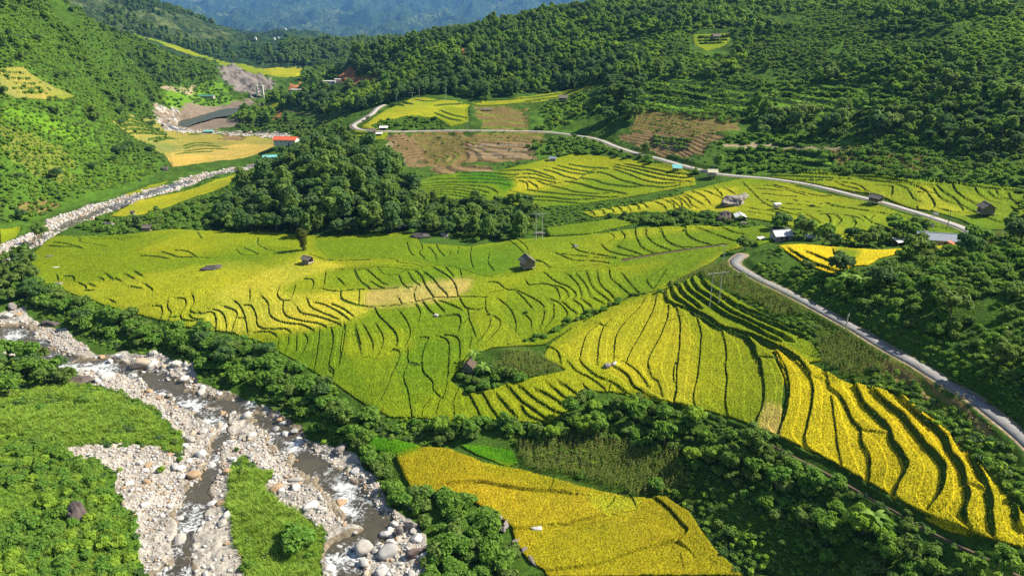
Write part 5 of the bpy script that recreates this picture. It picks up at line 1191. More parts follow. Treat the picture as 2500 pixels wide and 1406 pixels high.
put_mass(MASS_T, [(250,60),(300,-30),(420,20),(480,46),(560,82),(640,118),(700,148),(640,150),(520,145),(400,100)], 15, 3.0, 6.0, ['tall0', 'tall1', 'broad2'], 40, .02, 200)
put_mass(MASS_B, [(1470,240),(1800,280),(1900,345),(2100,345),(2500,400),(2500,450),(2000,430),(1780,415),(1760,350),(1800,310),(1560,270),(1480,320),(1300,320),(1290,255)], 4.6, 1.5, 2.7, ['bush0', 'bush1', 'bush2', 'bush3'], 41, -.15, 25)
put_mass(MASS_B, [(2040,362),(2300,398),(2560,330),(2560,458),(2300,448),(2040,425)], 3.6, 1.0, 2.0, ['bush0', 'bush1', 'bush3', 'bush2'], 44)
put_mass(MASS_B, [(880,295),(1000,285),(1080,290),(1130,305),(1080,318),(940,318)], 4.2, 1.4, 2.4, ['bush0', 'bush1'], 42)
put_mass(MASS_B, [(400,215),(560,215),(600,240),(480,262),(420,275)], 8, 1.8, 3, ['bush2', 'bush0'], 43, 0.02, 30)
for px, sp, sd0 in (([(-80,1480),(-80,850),(440,1000),(440,1100),(330,1480)], 1.7, 51), ([(20,660),(640,830),(950,1030),(860,1110),(60,760)], 2.0, 52), (BELT, 1.9, 53), (HILL_R, 2.0, 54),
                    ([(1230,1075),(1480,1060),(1750,1130),(1960,1290),(2060,1440),(1830,1440),(1640,1200),(1420,1185)], 1.9, 55), ([(1650,690),(1790,650),(1850,700),(2500,1110),(2500,1230),(2200,965),(2010,890),(1900,800),(1800,738)], 2.1, 56),
                    (KNOLL, 3.0, 57), ([(1000,492),(1430,500),(1900,440),(2400,590),(2080,610),(1800,560),(1330,590),(1000,575)], 2.8, 58), (LH, 2.3, 59), ([(1290,255),(1500,190),(1850,210),(2500,330),(2500,450),(1900,440),(1460,335)], 3.6, 60), (RH_, 5.0, 61), (FH, 6.0, 62),
                    ([(880,1070),(990,1190),(1110,1200),(1300,1440),(1000,1440),(960,1240)], 1.8, 63), ([(200,545),(560,420),(640,405),(550,520),(540,565),(100,590)], 3.0, 64), ([(940,330),(1330,322),(1310,400),(1190,425),(1010,440),(930,400)], 5.5, 65)):
    put_mass(MASS_S, px, sp, .7, 1.5, ['shrub0', 'shrub1', 'shrub2', 'shrub3', 'shrub0'], sd0, -.12, 14)

# hedge rows on the green terraces of the far slopes
_rr = np.random.default_rng(66)
for crop, width, step, lines in BANKS:
    if crop != 3: continue
    for ln in lines[3:]:
        p = resample(on_land(smooth_line(cpx(3, ln), 4), Z), 2.0)
        for q in p:
            if _rr.random() < .8:
                MASS_B.append((q[0] + _rr.normal(0, .5), q[1] + _rr.normal(0, .5), q[2], _rr.uniform(.9, 1.9), ['bush1', 'bush0', 'bush3'][int(_rr.integers(3))], 'mass'))

for px, sp, sd0 in (([(1830,640),(1880,640),(1960,675),(2060,725),(2200,805),(2360,890),(2560,1000),(2560,1060),(2480,1030),(2360,940),(2200,845),(2060,765),(1920,692),(1850,665)], 1.7, 67), ([(870,1030),(1060,1030),(1070,1085),(1030,1080),(900,1090)], 1.5, 68), ([(2020,950),(2160,960),(2330,1080),(2500,1220),(2500,1130),(2330,1020),(2150,920)], 1.9, 69), ([(1380,560),(1420,505),(1580,480),(1700,455),(1720,470),(1560,520),(1420,545)], 2.4, 70)):
    put_mass(MASS_S, px, sp, .6, 1.4, ['shrub0', 'shrub1', 'shrub2', 'shrub3', 'shrub0'], sd0, -.3, 14)
put('bush', 'plot edge', 'bush between the hedge and the small plots of vivid green rice', [(880,1035),(1060,1030),(1070,1062),(960,1068),(880,1062)], 4.2, 1.1, 2.0, ['bush0', 'bush1', 'bush2'], 46)
# scrub along the ditch between the fans
for q in resample(on_land(smooth_line(cpx(5, [(2350,780),(2240,830),(2150,850),(2000,880),(1900,930),(1800,970),(1690,1010),(1600,1050),(1500,1110),(1380,1150),(1290,1180)]), 4), Z), 2.2):
    if _rr.random() < .75:
        MASS_B.append((q[0] + _rr.normal(0, .8), q[1] + _rr.normal(0, .8), q[2], _rr.uniform(.6, 1.5), ['bush0', 'bush2', 'bush1'][int(_rr.integers(3))], 'mass'))

for px, sp, sd0 in (([(-60,960),(130,935),(245,955),(375,1005),(430,1060),(446,1110),(280,1088),(-60,1085)], 2.6, 74), ([(560,1128),(600,1110),(650,1150),(662,1220),(740,1258),(792,1310),(800,1480),(605,1480),(575,1310),(560,1210)], 2.4, 75), ([(240,950),(300,950),(470,1080),(440,1130),(320,1110),(170,1110),(300,1160),(300,1290),(360,1420),(380,1420),(320,1250),(330,1150)], 5.5, 76), ([(540,960),(740,1050),(860,1120),(930,1200),(1010,1290),(960,1260),(840,1130),(700,1050)], 4.5, 77)):
    r = np.random.default_rng(sd0)
    for p in fill(pp(px), sp, r, ['leafy', 'gravel', 'scrub', 'bank'], 1.0):
        MASS_S.append((p[0], p[1], p[2], r.uniform(.5, 1.7), ['shrub0', 'shrub1', 'shrub2', 'shrub3'][int(r.integers(4))], 'mass'))

put_mass(MASS_B, [(1205,900),(1245,858),(1330,868),(1395,905),(1385,935),(1290,930)], 2.3, .6, 1.4, ['bush2', 'bush0', 'bush1'], 47)
put_mass(MASS_S, [(1600,985),(1720,1015),(1870,1075),(2060,1175),(2190,1245),(2420,1365),(2400,1385),(2180,1268),(2050,1198),(1860,1098),(1710,1035),(1600,1005)], 1.2, .5, 1.2, ['shrub0', 'shrub1', 'shrub3'], 48, None, 14, ['scrub', 'bank', 'leafy', 'path', 'dark'])

# the same cover goes on past both sides of the frame
put_mass(MASS_B, [(2490,-20),(3100,-40),(3100,1400),(2700,1300),(2620,1160),(2520,1000),(2490,560)], 5.0, 1.2, 2.8, ['bush2', 'bush0', 'bush1', 'bush3'], 49, -.25, 30)
put_mass(MASS_T, [(2490,-20),(3100,-40),(3100,900),(2560,500)], 13, 2.2, 4.2, ['broad2', 'broad0', 'broad1'], 50, -.1, 40)
put_mass(MASS_B, [(20,-60),(-500,-60),(-500,700),(20,560)], 5.0, 1.0, 2.4, ['bush2', 'bush0', 'bush1', 'bush3'], 78, -.25, 40)
put_mass(MASS_B, [(-30,860),(-500,900),(-600,1500),(-30,1440)], 3.6, 1.2, 2.4, ['bush0', 'bush1', 'bush3'], 79)
# ---------------------------------------------------------------- single trees and bushes, the rest as masses
def in_view(P, margin=25):
    uv = project(P)
    return (uv[:, 0] > -margin) & (uv[:, 0] < 2500 + margin) & (uv[:, 1] > -margin) & (uv[:, 1] < 1406 + margin)
def unhidden(P):
    ok = np.ones(len(P), bool)
    for t in np.linspace(0.25, 0.97, 48):
        q = np.array([0, 0, CAM_Z]) + (P - np.array([0, 0, CAM_Z])) * t
        ok &= grid_at(Z, q[:, 0], np.maximum(q[:, 1], 59)) < q[:, 2] + 0.3
    return ok
def split(items, most, top):
    P = np.array([i[:3] for i in items]); s = np.array([i[3] for i in items])
    tops = P + np.stack([0 * s, 0 * s, s * top], 1)
    vis = in_view(tops) & unhidden(tops)
    size = s / np.linalg.norm(P - [0, 0, CAM_Z], axis=1)
    order = np.argsort(-np.where(vis, size, -1))
    take = [k for k in order[:most] if vis[k]]
    rest = sorted(set(range(len(items))) - set(take))
    return [items[k] for k in take], [items[k] for k in rest]
def empty(name, loc, rz=0.0, scale=1.0):
    o = bpy.data.objects.new(name, None); ROOT.objects.link(o)
    o.empty_display_size = 0.5
    o.location = loc; o.rotation_euler = (0, 0, rz); o.scale = (scale, scale, scale)
    return o
def one_tree(proto, loc, s, label, group=None, zs=1.0, name='tree'):
    o = empty(name, loc, rnd.uniform(0, 6.28), s)
    o.scale = (s, s, s * zs)
    tag(o, label, 'tree', group)
    c, t = PROTO[proto]
    link('crown', c, o); link('trunk', t, o)
    return o
_t1, _t2 = split(TREES, 270, 1.8)
for x, y, z, s, pr, reg in _t1:
    one_tree(pr, (x, y, z - 0.1), s, REGION[reg], 'trees: ' + reg, rnd.uniform(.85, 1.15))
_b1, _b2 = split(BUSHES, 285, 1.0)
for x, y, z, s, pr, reg in _b1:
    o = link('bush', PROTO[pr + '_all'])
    o.location = (x, y, z - 0.12 * s); o.rotation_euler = (rnd.gauss(0, .08), rnd.gauss(0, .08), rnd.uniform(0, 6.28)); o.scale = (s, s * rnd.uniform(.85, 1.15), s * rnd.uniform(.8, 1.2))
    tag(o, REGION[reg], 'bush', 'bushes: ' + reg)
def mass_of(name, items, label, cat, seed):
    names = sorted({i[4] for i in items})
    mass(name, name, [PROTO[n + '_all'] for n in names], np.array([(i[0], i[1], i[2] - .1 * i[3]) for i in items]), np.array([i[3] for i in items]), label, cat,
         np.random.default_rng(seed), .07, np.array([names.index(i[4]) for i in items]))
mass_of('forest', MASS_T + _t2, 'dense forest covering the hills behind the terraces', 'forest', 71)
mass_of('shrubbery', MASS_B + _b2, 'green shrubs covering the slopes round the terraces', 'shrubs', 72)
mass_of('undergrowth', MASS_S, 'low undergrowth between the bushes and trees', 'undergrowth', 73)
# lone plants
def at(u, v):
    p = on_land([(u, v)], Z)[0]
    return (float(p[0]), float(p[1]), float(p[2]))
one_tree('column0', at(742, 612), 2.6, 'lone olive green columnar tree standing in the rice behind a stilt hut', None, .82)
o = link('bush', PROTO['bush1_all']); o.location = at(722, 1335); o.scale = (4.3, 4.3, 4.0); tag(o, 'big round bright green bush alone on the grassy river island', 'bush')
one_tree('broad0', at(104, 588), 3.2, 'dark tree beside the stony bend of the upper river', None, 1.3)
one_tree('tall1', at(336, 558), 2.0, 'slim dark tree left of the grey stilt hut by the river', None, 1.15)
one_tree('broad2', at(295, 385), 5.0, 'large dark tree alone on the bright left hillside', None, 1.0)
one_tree('broad0', at(1818, 612), 2.9, 'leafy tree at the bend where the near road disappears', None, .85)
one_tree('tall3', at(1752, 410), 3.0, 'tall tree behind the cream roofed stilt hut on the road', None, .8)
one_tree('tall0', at(1575, 375), 2.6, 'slim tree on the brown earth above the far road', None, .8)
one_tree('broad2', at(690, 385), 4.6, 'dark tree in front of the red roofed house', None, 1.0)
for (u, v, s, lab) in ((100, 1000, 1.5, 'olive tinged bush standing in the tall grass on the left bank'), (205, 985, 2.3, 'rounded bush at the top of the tall grass below the dark boulder'), (395, 1150, 1.2, 'grassy clump on the gravel bar under the tall grass'), (430, 1085, 1.3, 'tufted bush at the gravel edge of the tall grass'), (440, 1125, .9, 'small tuft on the gravel beside the rapids'), (578, 1100, .8, 'little green tuft on the stones above the island'), (590, 1160, 1.5, 'bush at the upper tip of the grassy island'), (600, 1260, 1.4, 'bush on the left edge of the grassy island'), (605, 1390, 1.6, 'low bush at the bottom left of the grassy island'), (225, 1125, 1.0, 'bush alone on the gravel tongue beside the thicket'), (1600, 1190, 2.0, 'blue-green bush on the maize slope above the ochre rice'), (330, 770, 2.6, 'dark flat topped bush rising from the hedge beside the golden rice'), (900, 1075, 1.8, 'lime green bush beside the vivid green rice plot'),
                       (1195, 770, .9, 'little bush on a bank among the middle green terraces'), (1285, 765, .9, 'small round bush between two curved green terraces'), (1165, 590, 1.6, 'dark low bush at the upper edge of the green rice'), (990, 255, 2.2, 'round bush in the yellow rice on the far spur')):
    o = link('bush', PROTO['bush%d_all' % (int(u) % 4)]); o.location = at(u, v); o.scale = (s, s, s * 1.05); o.rotation_euler = (0, 0, u); tag(o, lab, 'bush')
# banana plants
def banana(r):
    leaves_ = []
    for k in range(10):
        a = k * 2.4 + r.uniform(-.3, .3); dn = np.array([math.cos(a), math.sin(a), 0]); sd_ = np.array([-math.sin(a), math.cos(a), 0])
        L = r.uniform(1.8, 2.6); el = r.uniform(.5, 1.25); V = []
        for s in range(7):
            t = s / 6
            c = np.array([0, 0, 1.9]) + dn * L * t * math.cos(el * (1 - .5 * t)) + np.array([0, 0, L * (math.sin(el) * t - .95 * t * t * (1.3 - el * .5))])
            ww = .34 * math.sin(math.pi * min(.97, .12 + .85 * t)) ** .6
            V += [c - sd_ * ww - np.array([0, 0, .1 * ww]), c, c + sd_ * ww - np.array([0, 0, .1 * ww])]
        F = []
        for s in range(6):
            F += [(3 * s, 3 * s + 1, 3 * s + 4, 3 * s + 3), (3 * s + 1, 3 * s + 2, 3 * s + 5, 3 * s + 4)]
        leaves_.append((np.array(V), np.array(F)))
    lv, lf = join(leaves_)
    sv, sf = tube([(0, 0, -.4), (.05, 0, 1), (0, .05, 2.1)], .17, .10, 7)
    return mesh_np('banana_leaves', lv, lf, L_BANANA, smooth=False), mesh_np('banana_stem', sv, sf, mat_plain('banana_stem', (.12, .16, .05), .7, .3, 3))
BAN = banana(np.random.default_rng(9))
for (u, v, s, lab) in ((1158, 884, 1.45, 'tall banana plant over the thatched hut in the green terraces'), (2243, 578, 1.5, 'banana plant beside the white roofed shed near the long grey roof'), (2062, 700, 1.5, 'banana plant with pale leaves on the slope above the near road'), (2098, 705, 1.4, 'banana plant with drooping leaves beside another on the slope'),
                       (2192, 585, 1.3, 'banana plant left of the white roofed shed'), (2065, 596, 1.2, 'banana plant at the edge of the bright yellow field'), (1180, 915, 1.2, 'small banana plant in the dark clump'), (2130, 1290, 1.4, 'banana plant among the trees below the dirt path')):
    o = empty('banana_plant', at(u, v), u, s); tag(o, lab, 'banana plant'); link('leaves', BAN[0], o); link('stem', BAN[1], o)
# ---------------------------------------------------------------- grass, maize
def mass_pts(px, spacing, seed, allowed=None, jitter=.9):
    return fill(pp(px), spacing, np.random.default_rng(seed), allowed, jitter)
REED = [(-60,975),(130,935),(245,955),(375,1005),(430,1060),(446,1110),(400,1120),(330,1085),(280,1088),(150,1100),(-60,1085)]
P1 = np.concatenate([mass_pts(REED, .85, 81), mass_pts([(-60,1100),(150,1100),(240,1150),(300,1270),(340,1440),(-60,1440)], 1.25, 79), mass_pts([(560,1128),(600,1110),(650,1150),(662,1220),(740,1258),(792,1310),(800,1480),(605,1480),(575,1310),(560,1210)], .72, 82)])
r_ = np.random.default_rng(83)
mass('tall_grass', 'tall_grass', GRASS_P, P1, r_.uniform(.75, 1.2, len(P1)) * np.clip(1 + 1.3 * fbm(P1[:, 0], P1[:, 1], 7, 3, seed=2), .45, 1.7), 'tall green grass on the river bank and on the island', 'grass', r_)
P2 = np.concatenate([mass_pts([(60,560),(1000,560),(1800,550),(2500,1100),(2500,1440),(1700,990),(940,1040),(60,690)], .75, 84, ['bank']), mass_pts([(640,1050),(900,1060),(1060,1230),(1300,1440),(1000,1440),(960,1240)], .9, 85, ['scrub', 'leafy', 'bank']),
                     mass_pts([(1230,1060),(1560,1060),(1950,1260),(2300,1440),(1820,1440),(1660,1210),(1420,1180)], .85, 86), mass_pts([(-60,1090),(240,1130),(370,1440),(-60,1440)], .9, 87), mass_pts(HEDGE, 1.0, 88), mass_pts(HILL_R, 1.1, 89), mass_pts([(1650,690),(1790,650),(1850,700),(2500,1110),(2500,1230),(2200,965),(2010,890),(1900,800),(1800,738)], .9, 90)])
if len(P2) > 70000:
    P2 = P2[np.random.default_rng(1).permutation(len(P2))[:70000]]
mass('grass', 'grass', TUFT_P, P2, np.random.default_rng(91).uniform(.35, .8, len(P2)), 'short grass on the terrace banks and verges', 'grass', np.random.default_rng(92))
P3 = np.concatenate([mass_pts(q, .85, 93 + k, None, .5) for k, q in enumerate(([(1712,668),(1755,645),(1788,648),(1815,672),(1880,706),(1945,745),(1965,770),(1900,780),(1820,735),(1740,690)], [(1975,835),(2060,808),(2150,868),(2160,905),(2090,925),(2020,900)],
      [(1200,905),(1240,855),(1330,865),(1395,905),(1380,932),(1280,925)], [(1255,1085),(1480,1055),(1640,1120),(1690,1190),(1560,1205),(1430,1182),(1290,1145)], [(2200,610),(2380,600),(2380,585),(2450,575),(2420,610),(2210,630)], [(1580,735),(1740,640),(1745,652),(1600,738)]))])
mass('maize', 'maize', MAIZE_P, P3, np.random.default_rng(101).uniform(.8, 1.25, len(P3)), 'dark green maize plants on the slopes beside the road', 'maize', np.random.default_rng(102), .1)
P4 = np.concatenate([mass_pts(q, 1.5, 110 + k, ['dry', 'scrub'], .6) for k, q in enumerate(([(1000,325),(1330,322),(1330,348),(1290,345),(1140,346),(1136,398),(1090,420),(1040,370)], [(1150,262),(1290,262),(1285,318),(1180,312)], [(1555,275),(1640,278),(1800,290),(1800,320),(1690,332),(1545,318)], [(2030,362),(2270,378),(2260,425),(2040,412)],
      [(2080,880),(2180,880),(2320,980),(2440,1060),(2400,1060),(2240,960)], [(60,395),(140,400),(190,430),(170,450),(90,440)], [(30,345),(110,340),(160,365),(180,390),(110,390),(50,375)], [(40,500),(110,490),(150,505),(120,520),(50,520)]))])
P4b = mass_pts([(940,328),(1320,330),(1310,400),(1210,420),(1040,425),(950,400)], 1.5, 118, ['brown'], .5)
P4b = np.concatenate([P4b, mass_pts([(1500,335),(1590,318),(1700,330),(1780,332),(1720,360),(1715,382),(1620,380)], 1.5, 119, ['brown'], .5)])
S4 = np.concatenate([np.random.default_rng(120).uniform(.9, 1.4, len(P4)), np.random.default_rng(122).uniform(.25, .5, len(P4b))])
P4 = np.concatenate([P4, P4b])
mass('dry_maize', 'dry_maize', DRYM_P, P4, S4, 'dry straw coloured maize on the brown slopes', 'maize', np.random.default_rng(121), .15)

# ---------------------------------------------------------------- stones
def rock_mat(name, cols, bump=.5):
    m, nt, b = new_mat(name)
    co = coords(nt); oi = nd(nt, 'ShaderNodeObjectInfo')
    cr = nd(nt, 'ShaderNodeValToRGB'); cr.color_ramp.interpolation = 'CONSTANT'
    e = cr.color_ramp.elements
    e[0].color = (*cols[0], 1); e[0].position = 0
    for k, c in enumerate(cols[1:]):
        q = e[1] if k == 0 else e.new(0.5)
        q.position = (k + 1) / len(cols); q.color = (*c, 1)
    nt.links.new(oi.outputs['Random'], cr.inputs[0])
    n = noise(nt, co, 1.6, 5, .7)
    c = scaled(nt, cr.outputs[0], maprange(nt, n, .3, .7, .72, 1.2))
    st = maprange(nt, noise(nt, co, .9, 3, .6), .58, .75, 0, .55)
    c = mixc(nt, st, c, (.10, .085, .075))
    nt.links.new(c, b.inputs['Base Color'])
    b.inputs['Roughness'].default_value = .85; b.inputs['Specular IOR Level'].default_value = .2
    bp = nd(nt, 'ShaderNodeBump'); bp.inputs['Strength'].default_value = bump; bp.inputs['Distance'].default_value = .15
    nt.links.new(noise(nt, co, 4, 4, .7), bp.inputs['Height']); nt.links.new(bp.outputs[0], b.inputs['Normal'])
    return m
M_PALE = rock_mat('pale_stone', [(.48, .455, .42), (.40, .37, .33), (.33, .32, .31), (.44, .36, .27), (.56, .53, .50), (.25, .235, .225), (.40, .27, .16), (.47, .44, .40)])
M_DARK = rock_mat('dark_stone', [(.10, .085, .08), (.13, .10, .09), (.085, .075, .075)])
M_GREY = rock_mat('grey_stone', [(.23, .205, .19), (.27, .24, .22), (.20, .175, .165)])
def rock(seed, sub=2, cuts=9, mat=M_PALE, sx=1.25, sy=1.0, sz=.72, cutd=.62, rough=.10):
    import bmesh
    r = np.random.default_rng(seed)
    bm = bmesh.new(); bmesh.ops.create_icosphere(bm, subdivisions=sub, radius=1.0)
    V = np.array([v.co[:] for v in bm.verts]); F = np.array([[v.index for v in f.verts] for f in bm.faces]); bm.free()
    for k in range(cuts):
        n = r.standard_normal(3); n /= np.linalg.norm(n); h = r.uniform(cutd, .95)
        d = V @ n; V = V - np.outer(np.maximum(d - h, 0) * .9, n)
    if sub > 2:
        from mathutils import noise as mn
        off = Vector((seed * 1.7, 3.1, .4))
        V = V * np.array([1 + rough * mn.fractal(Vector(v) * 1.6 + off, .8, 2.2, 5) for v in V])[:, None]
    V = V * (1 + .05 * r.standard_normal((len(V), 1)) * (1 if sub < 3 else .25)) * np.array([sx, sy, sz]) * r.uniform(.9, 1.1, 3)
    return mesh_np('rock', V, F, mat, smooth=sub == 3)
STONE = [rock(600 + k, 1, 3) for k in range(6)]
BOULD = [rock(620 + k, 3, 10) for k in range(7)]
BDARK = [rock(640 + k, 4, 12, M_DARK, 1.2, 1, .8, .5, .3) for k in range(3)]
BGREY = [rock(650 + k, 4, 13, M_GREY, 1.3, 1, .75, .5, .34) for k in range(3)]
RIVER = [(0,770),(40,745),(110,792),(160,802),(230,862),(310,862),(400,872),(470,892),(520,952),(580,962),(640,992),(740,1042),(790,1092),(850,1102),(930,1162),(960,1242),(1010,1282),(1040,1332),(1060,1430),(370,1430),(330,1290),(270,1150),(180,1110),(160,1092),(300,1080),(430,1100),(450,1062),(420,1032),(380,992),(260,947),(180,912),(130,892),(60,862),(0,860)]
NEAR_RIVER = pp(RIVER)
r_ = np.random.default_rng(130)
Pb = fill(NEAR_RIVER, 3.4, r_, ['gravel', 'bed'], 1.0)
k_ = fbm(Pb[:, 0], Pb[:, 1], 16, 3, seed=2)
Pb = Pb[(k_ + r_.uniform(-.35, .35, len(Pb))) > -.08]
Pb = Pb[in_view(Pb, 0)]
Pb = Pb[r_.permutation(len(Pb))[:255]]
for p in Pb:
    s = .55 + 1.15 * r_.random() ** 2.6
    o = link('boulder', BOULD[int(r_.integers(len(BOULD)))])
    o.location = (p[0], p[1], p[2] + .15 * s); o.scale = (s, s * r_.uniform(.8, 1.1), s * r_.uniform(.8, 1.15)); o.rotation_euler = (r_.normal(0, .2), r_.normal(0, .2), r_.uniform(0, 6.28))
    tag(o, 'pale rounded boulder lying in the stony river bed', 'boulder', 'pale boulders in the river bed')
Ps = fill(NEAR_RIVER, .62, r_, ['gravel', 'bed'], 1.0)
k_ = fbm(Ps[:, 0], Ps[:, 1], 12, 3, seed=1)
dry = cls_at(Ps[:, 0], Ps[:, 1]) == CID['gravel']
Ps = Ps[(dry & (k_ + r_.uniform(-.3, .3, len(Ps)) > -.22)) | (~dry & (k_ + r_.uniform(-.3, .3, len(Ps)) > .02))]
ss = .10 + .42 * r_.random(len(Ps)) ** 2.8
UP = fill(pp([(0,600),(60,575),(110,550),(150,525),(200,508),(260,490),(330,472),(420,446),(500,424),(560,412),(640,396),(640,410),(560,424),(500,440),(420,466),(330,492),(260,520),(200,548),(150,568),(100,596),(0,640)]), 1.25, r_, ['gravel', 'bed'], 1.0)
su = .3 + .8 * r_.random(len(UP)) ** 2.2
UP2 = fill(pp([(400,312),(480,316),(620,320),(720,330),(720,338),(640,334),(520,326),(410,322)]), 3.5, r_, ['gravel', 'mud'], 1.0); su2 = .4 + 1.0 * r_.random(len(UP2)) ** 2
UP3 = fill(pp([(378,250),(440,262),(450,275),(420,306),(380,305)]), 4.0, r_, ['gravel'], 1.0); su3 = .8 + 2.2 * r_.random(len(UP3)) ** 2
Pall = np.concatenate([Ps, UP, UP2, UP3]); sall = np.concatenate([ss, su, su2, su3])
Pall[:, 2] += .1 * sall
mass('river_stones', 'river_stones', STONE, Pall, np.stack([sall, sall * r_.uniform(.8, 1.1, len(sall)), sall * r_.uniform(.8, 1.2, len(sall))], 1), 'pale stones and cobbles covering the river bed', 'stones', r_, .3)
def one_rock(u, v, s, meshes, lab, k=0, rz=None, sc=(1, 1, 1), sink=.2):
    x, y, z = at(u, v)
    o = link('boulder', meshes[k % len(meshes)])
    o.location = (x, y, z + (.72 * sc[2] - sink) * s * .6); o.scale = (s * sc[0], s * sc[1], s * sc[2]); o.rotation_euler = (0, 0, u * .7 if rz is None else rz)
    return tag(o, lab, 'boulder')
one_rock(345, 893, 2.9, BOULD, 'biggest grey boulder at the edge of the calm river pool under the hedge', 1, .3)
one_rock(262, 922, 1.9, BOULD, 'smooth white boulder beside the rapids below the calm pool', 2)
one_rock(205, 930, 3.1, BDARK, 'broad dark brown boulder at the top of the tall grass', 0, .2, (1.1, 1, .6))
one_rock(192, 1262, 2.3, BDARK, 'pointed dark brown boulder buried in the bright thicket', 1, 2.2, (1, 1, 1.35))
one_rock(832, 1100, 2.0, BGREY, 'grey boulder under the hedge beside the right river channel', 0)
one_rock(888, 1340, 1.75, BOULD, 'white and grey boulder in the pool at the bottom', 3, 1.0, (1, 1.1, 1.1))
one_rock(945, 1352, 1.9, BOULD, 'tan orange boulder in front of the hedge at the bottom', 5, .8, (1.2, 1, 1))
one_rock(942, 1308, 1.35, BOULD, 'flat topped pale boulder behind the tan orange one', 0)
one_rock(976, 1300, 1.15, BGREY, 'angular grey boulder between two others under the hedge', 1, .4, (.9, .9, 1.5))
one_rock(1004, 1290, 1.35, BGREY, 'tall purplish grey boulder half hidden in the hedge', 2, 0, (.9, .9, 1.6))
one_rock(1020, 1350, 1.7, BDARK, 'dark slab boulder leaning on the hedge at the bottom', 2, .5, (1.4, .8, .9))
one_rock(930, 1400, 1.4, BOULD, 'white boulder at the bottom edge beside foaming water', 6)
one_rock(805, 1393, 1.2, BOULD, 'pale boulder at the bottom edge of the grassy island', 4)
one_rock(755, 1240, 1.3, BOULD, 'tan boulder cluster head above the round bush', 2)
one_rock(675, 1195, 1.5, BOULD, 'pink grey boulder at the right edge of the island grass', 1)
one_rock(720, 1172, 1.1, BOULD, 'long tan boulder in the shallow right channel', 5, .1, (1.5, .8, .7))
one_rock(30, 752, 2.3, BGREY, 'grey boulder under the trees at the left edge of the river', 0)
one_rock(18, 775, 1.9, BOULD, 'round white boulder at the left edge of the river', 1)
one_rock(125, 792, 2.4, BDARK, 'dark wet boulder under the hedge near the left rapids', 2, 0, (1.3, 1, .7))
one_rock(525, 655, 3.0, BDARK, 'dark rock with grass on top in the golden terraces', 0, .4, (1.35, .9, .6))
one_rock(1790, 500, 5.0, [rock(660, 5, 9, M_GREY, 1.25, 1, .8, .5, .6)], 'huge pale brown rock outcrop in the yellow terraces', 1, .2, (1.2, 1, .95))
one_rock(1770, 538, 3.4, BDARK, 'dark rock left of the white gabled shed', 1)
one_rock(270, 556, 2.8, BGREY, 'tall grey rock by the upper river bend', 2, 0, (.9, .9, 1.2))
one_rock(1032, 580, 3.0, BDARK, 'dark rock outcrop at the upper edge of the green terraces', 0, 0, (1.3, .9, .8))
one_rock(1085, 578, 2.0, BGREY, 'grey rock right of the dark outcrop at the terrace edge', 1)
one_rock(1325, 572, 2.2, BGREY, 'flat grey rock behind the pair of wooden poles', 2, 0, (1.4, .9, .5))
one_rock(128, 626, 1.8, BGREY, 'low grey rock in the lime rice near the upper river', 0, 0, (1.3, .9, .4))
one_rock(139, 654, 1.2, BOULD, 'small white rock in the lime rice at the left', 2, 0, (1.2, .9, .5))
one_rock(145, 695, 1.8, BGREY, 'brown rock at the left corner of the yellow terraces', 1, 0, (1.2, .9, .6))
one_rock(1312, 1289, .95, BOULD, 'white rock lying in the ochre rice', 3, 0, (1.2, .9, .7))
one_rock(1482, 897, 1.4, BGREY, 'grey rock among dry grass in the yellow fan of terraces', 1)
one_rock(1500, 890, .9, BOULD, 'small pale rock beside the grey one in the fan of terraces', 0)
one_rock(1065, 772, .9, BOULD, 'white rock on a bank in the middle green terraces', 4)
one_rock(2255, 567, 1.8, BGREY, 'grey rock behind the long blue-grey roof', 0)
one_rock(2273, 556, 1.5, BDARK, 'dark rock on a bank below the bend of the far road', 1)
one_rock(1910, 562, 2.6, BDARK, 'dark jumbled rock beside the grey tin house', 2, 0, (1.6, 1, .6))
one_rock(1405, 605, 1.2, BGREY, 'small grey rock on a bank right of the big stilt hut', 1)
for k, (u, v, s) in enumerate(((975, 556, 1.3), (990, 552, 1.6), (1004, 549, 1.2), (1018, 547, 1.4))):
    o = one_rock(u, v, s, BOULD, 'white boulder in the hidden stream behind the green terraces', k); o['group'] = 'white boulders in the hidden stream'
one_rock(400, 415, 2.6, BDARK, 'dark rock at the lower edge of the far yellow valley', 0)
for k, (u, v, s) in enumerate(((1010, 1280 - 40, .9), (1220, 1265, 1.2), (1236, 1280, 1.1), (1262, 1322, 1.1), (1280, 1345, .9), (1300, 1372, 1.0), (1228, 1292, .8))):
    o = one_rock(u, v, s, BGREY, 'grey stone in the low wall at the left edge of the ochre rice', k, None, (1.2, .9, .7)); o['group'] = 'stones edging the ochre rice'
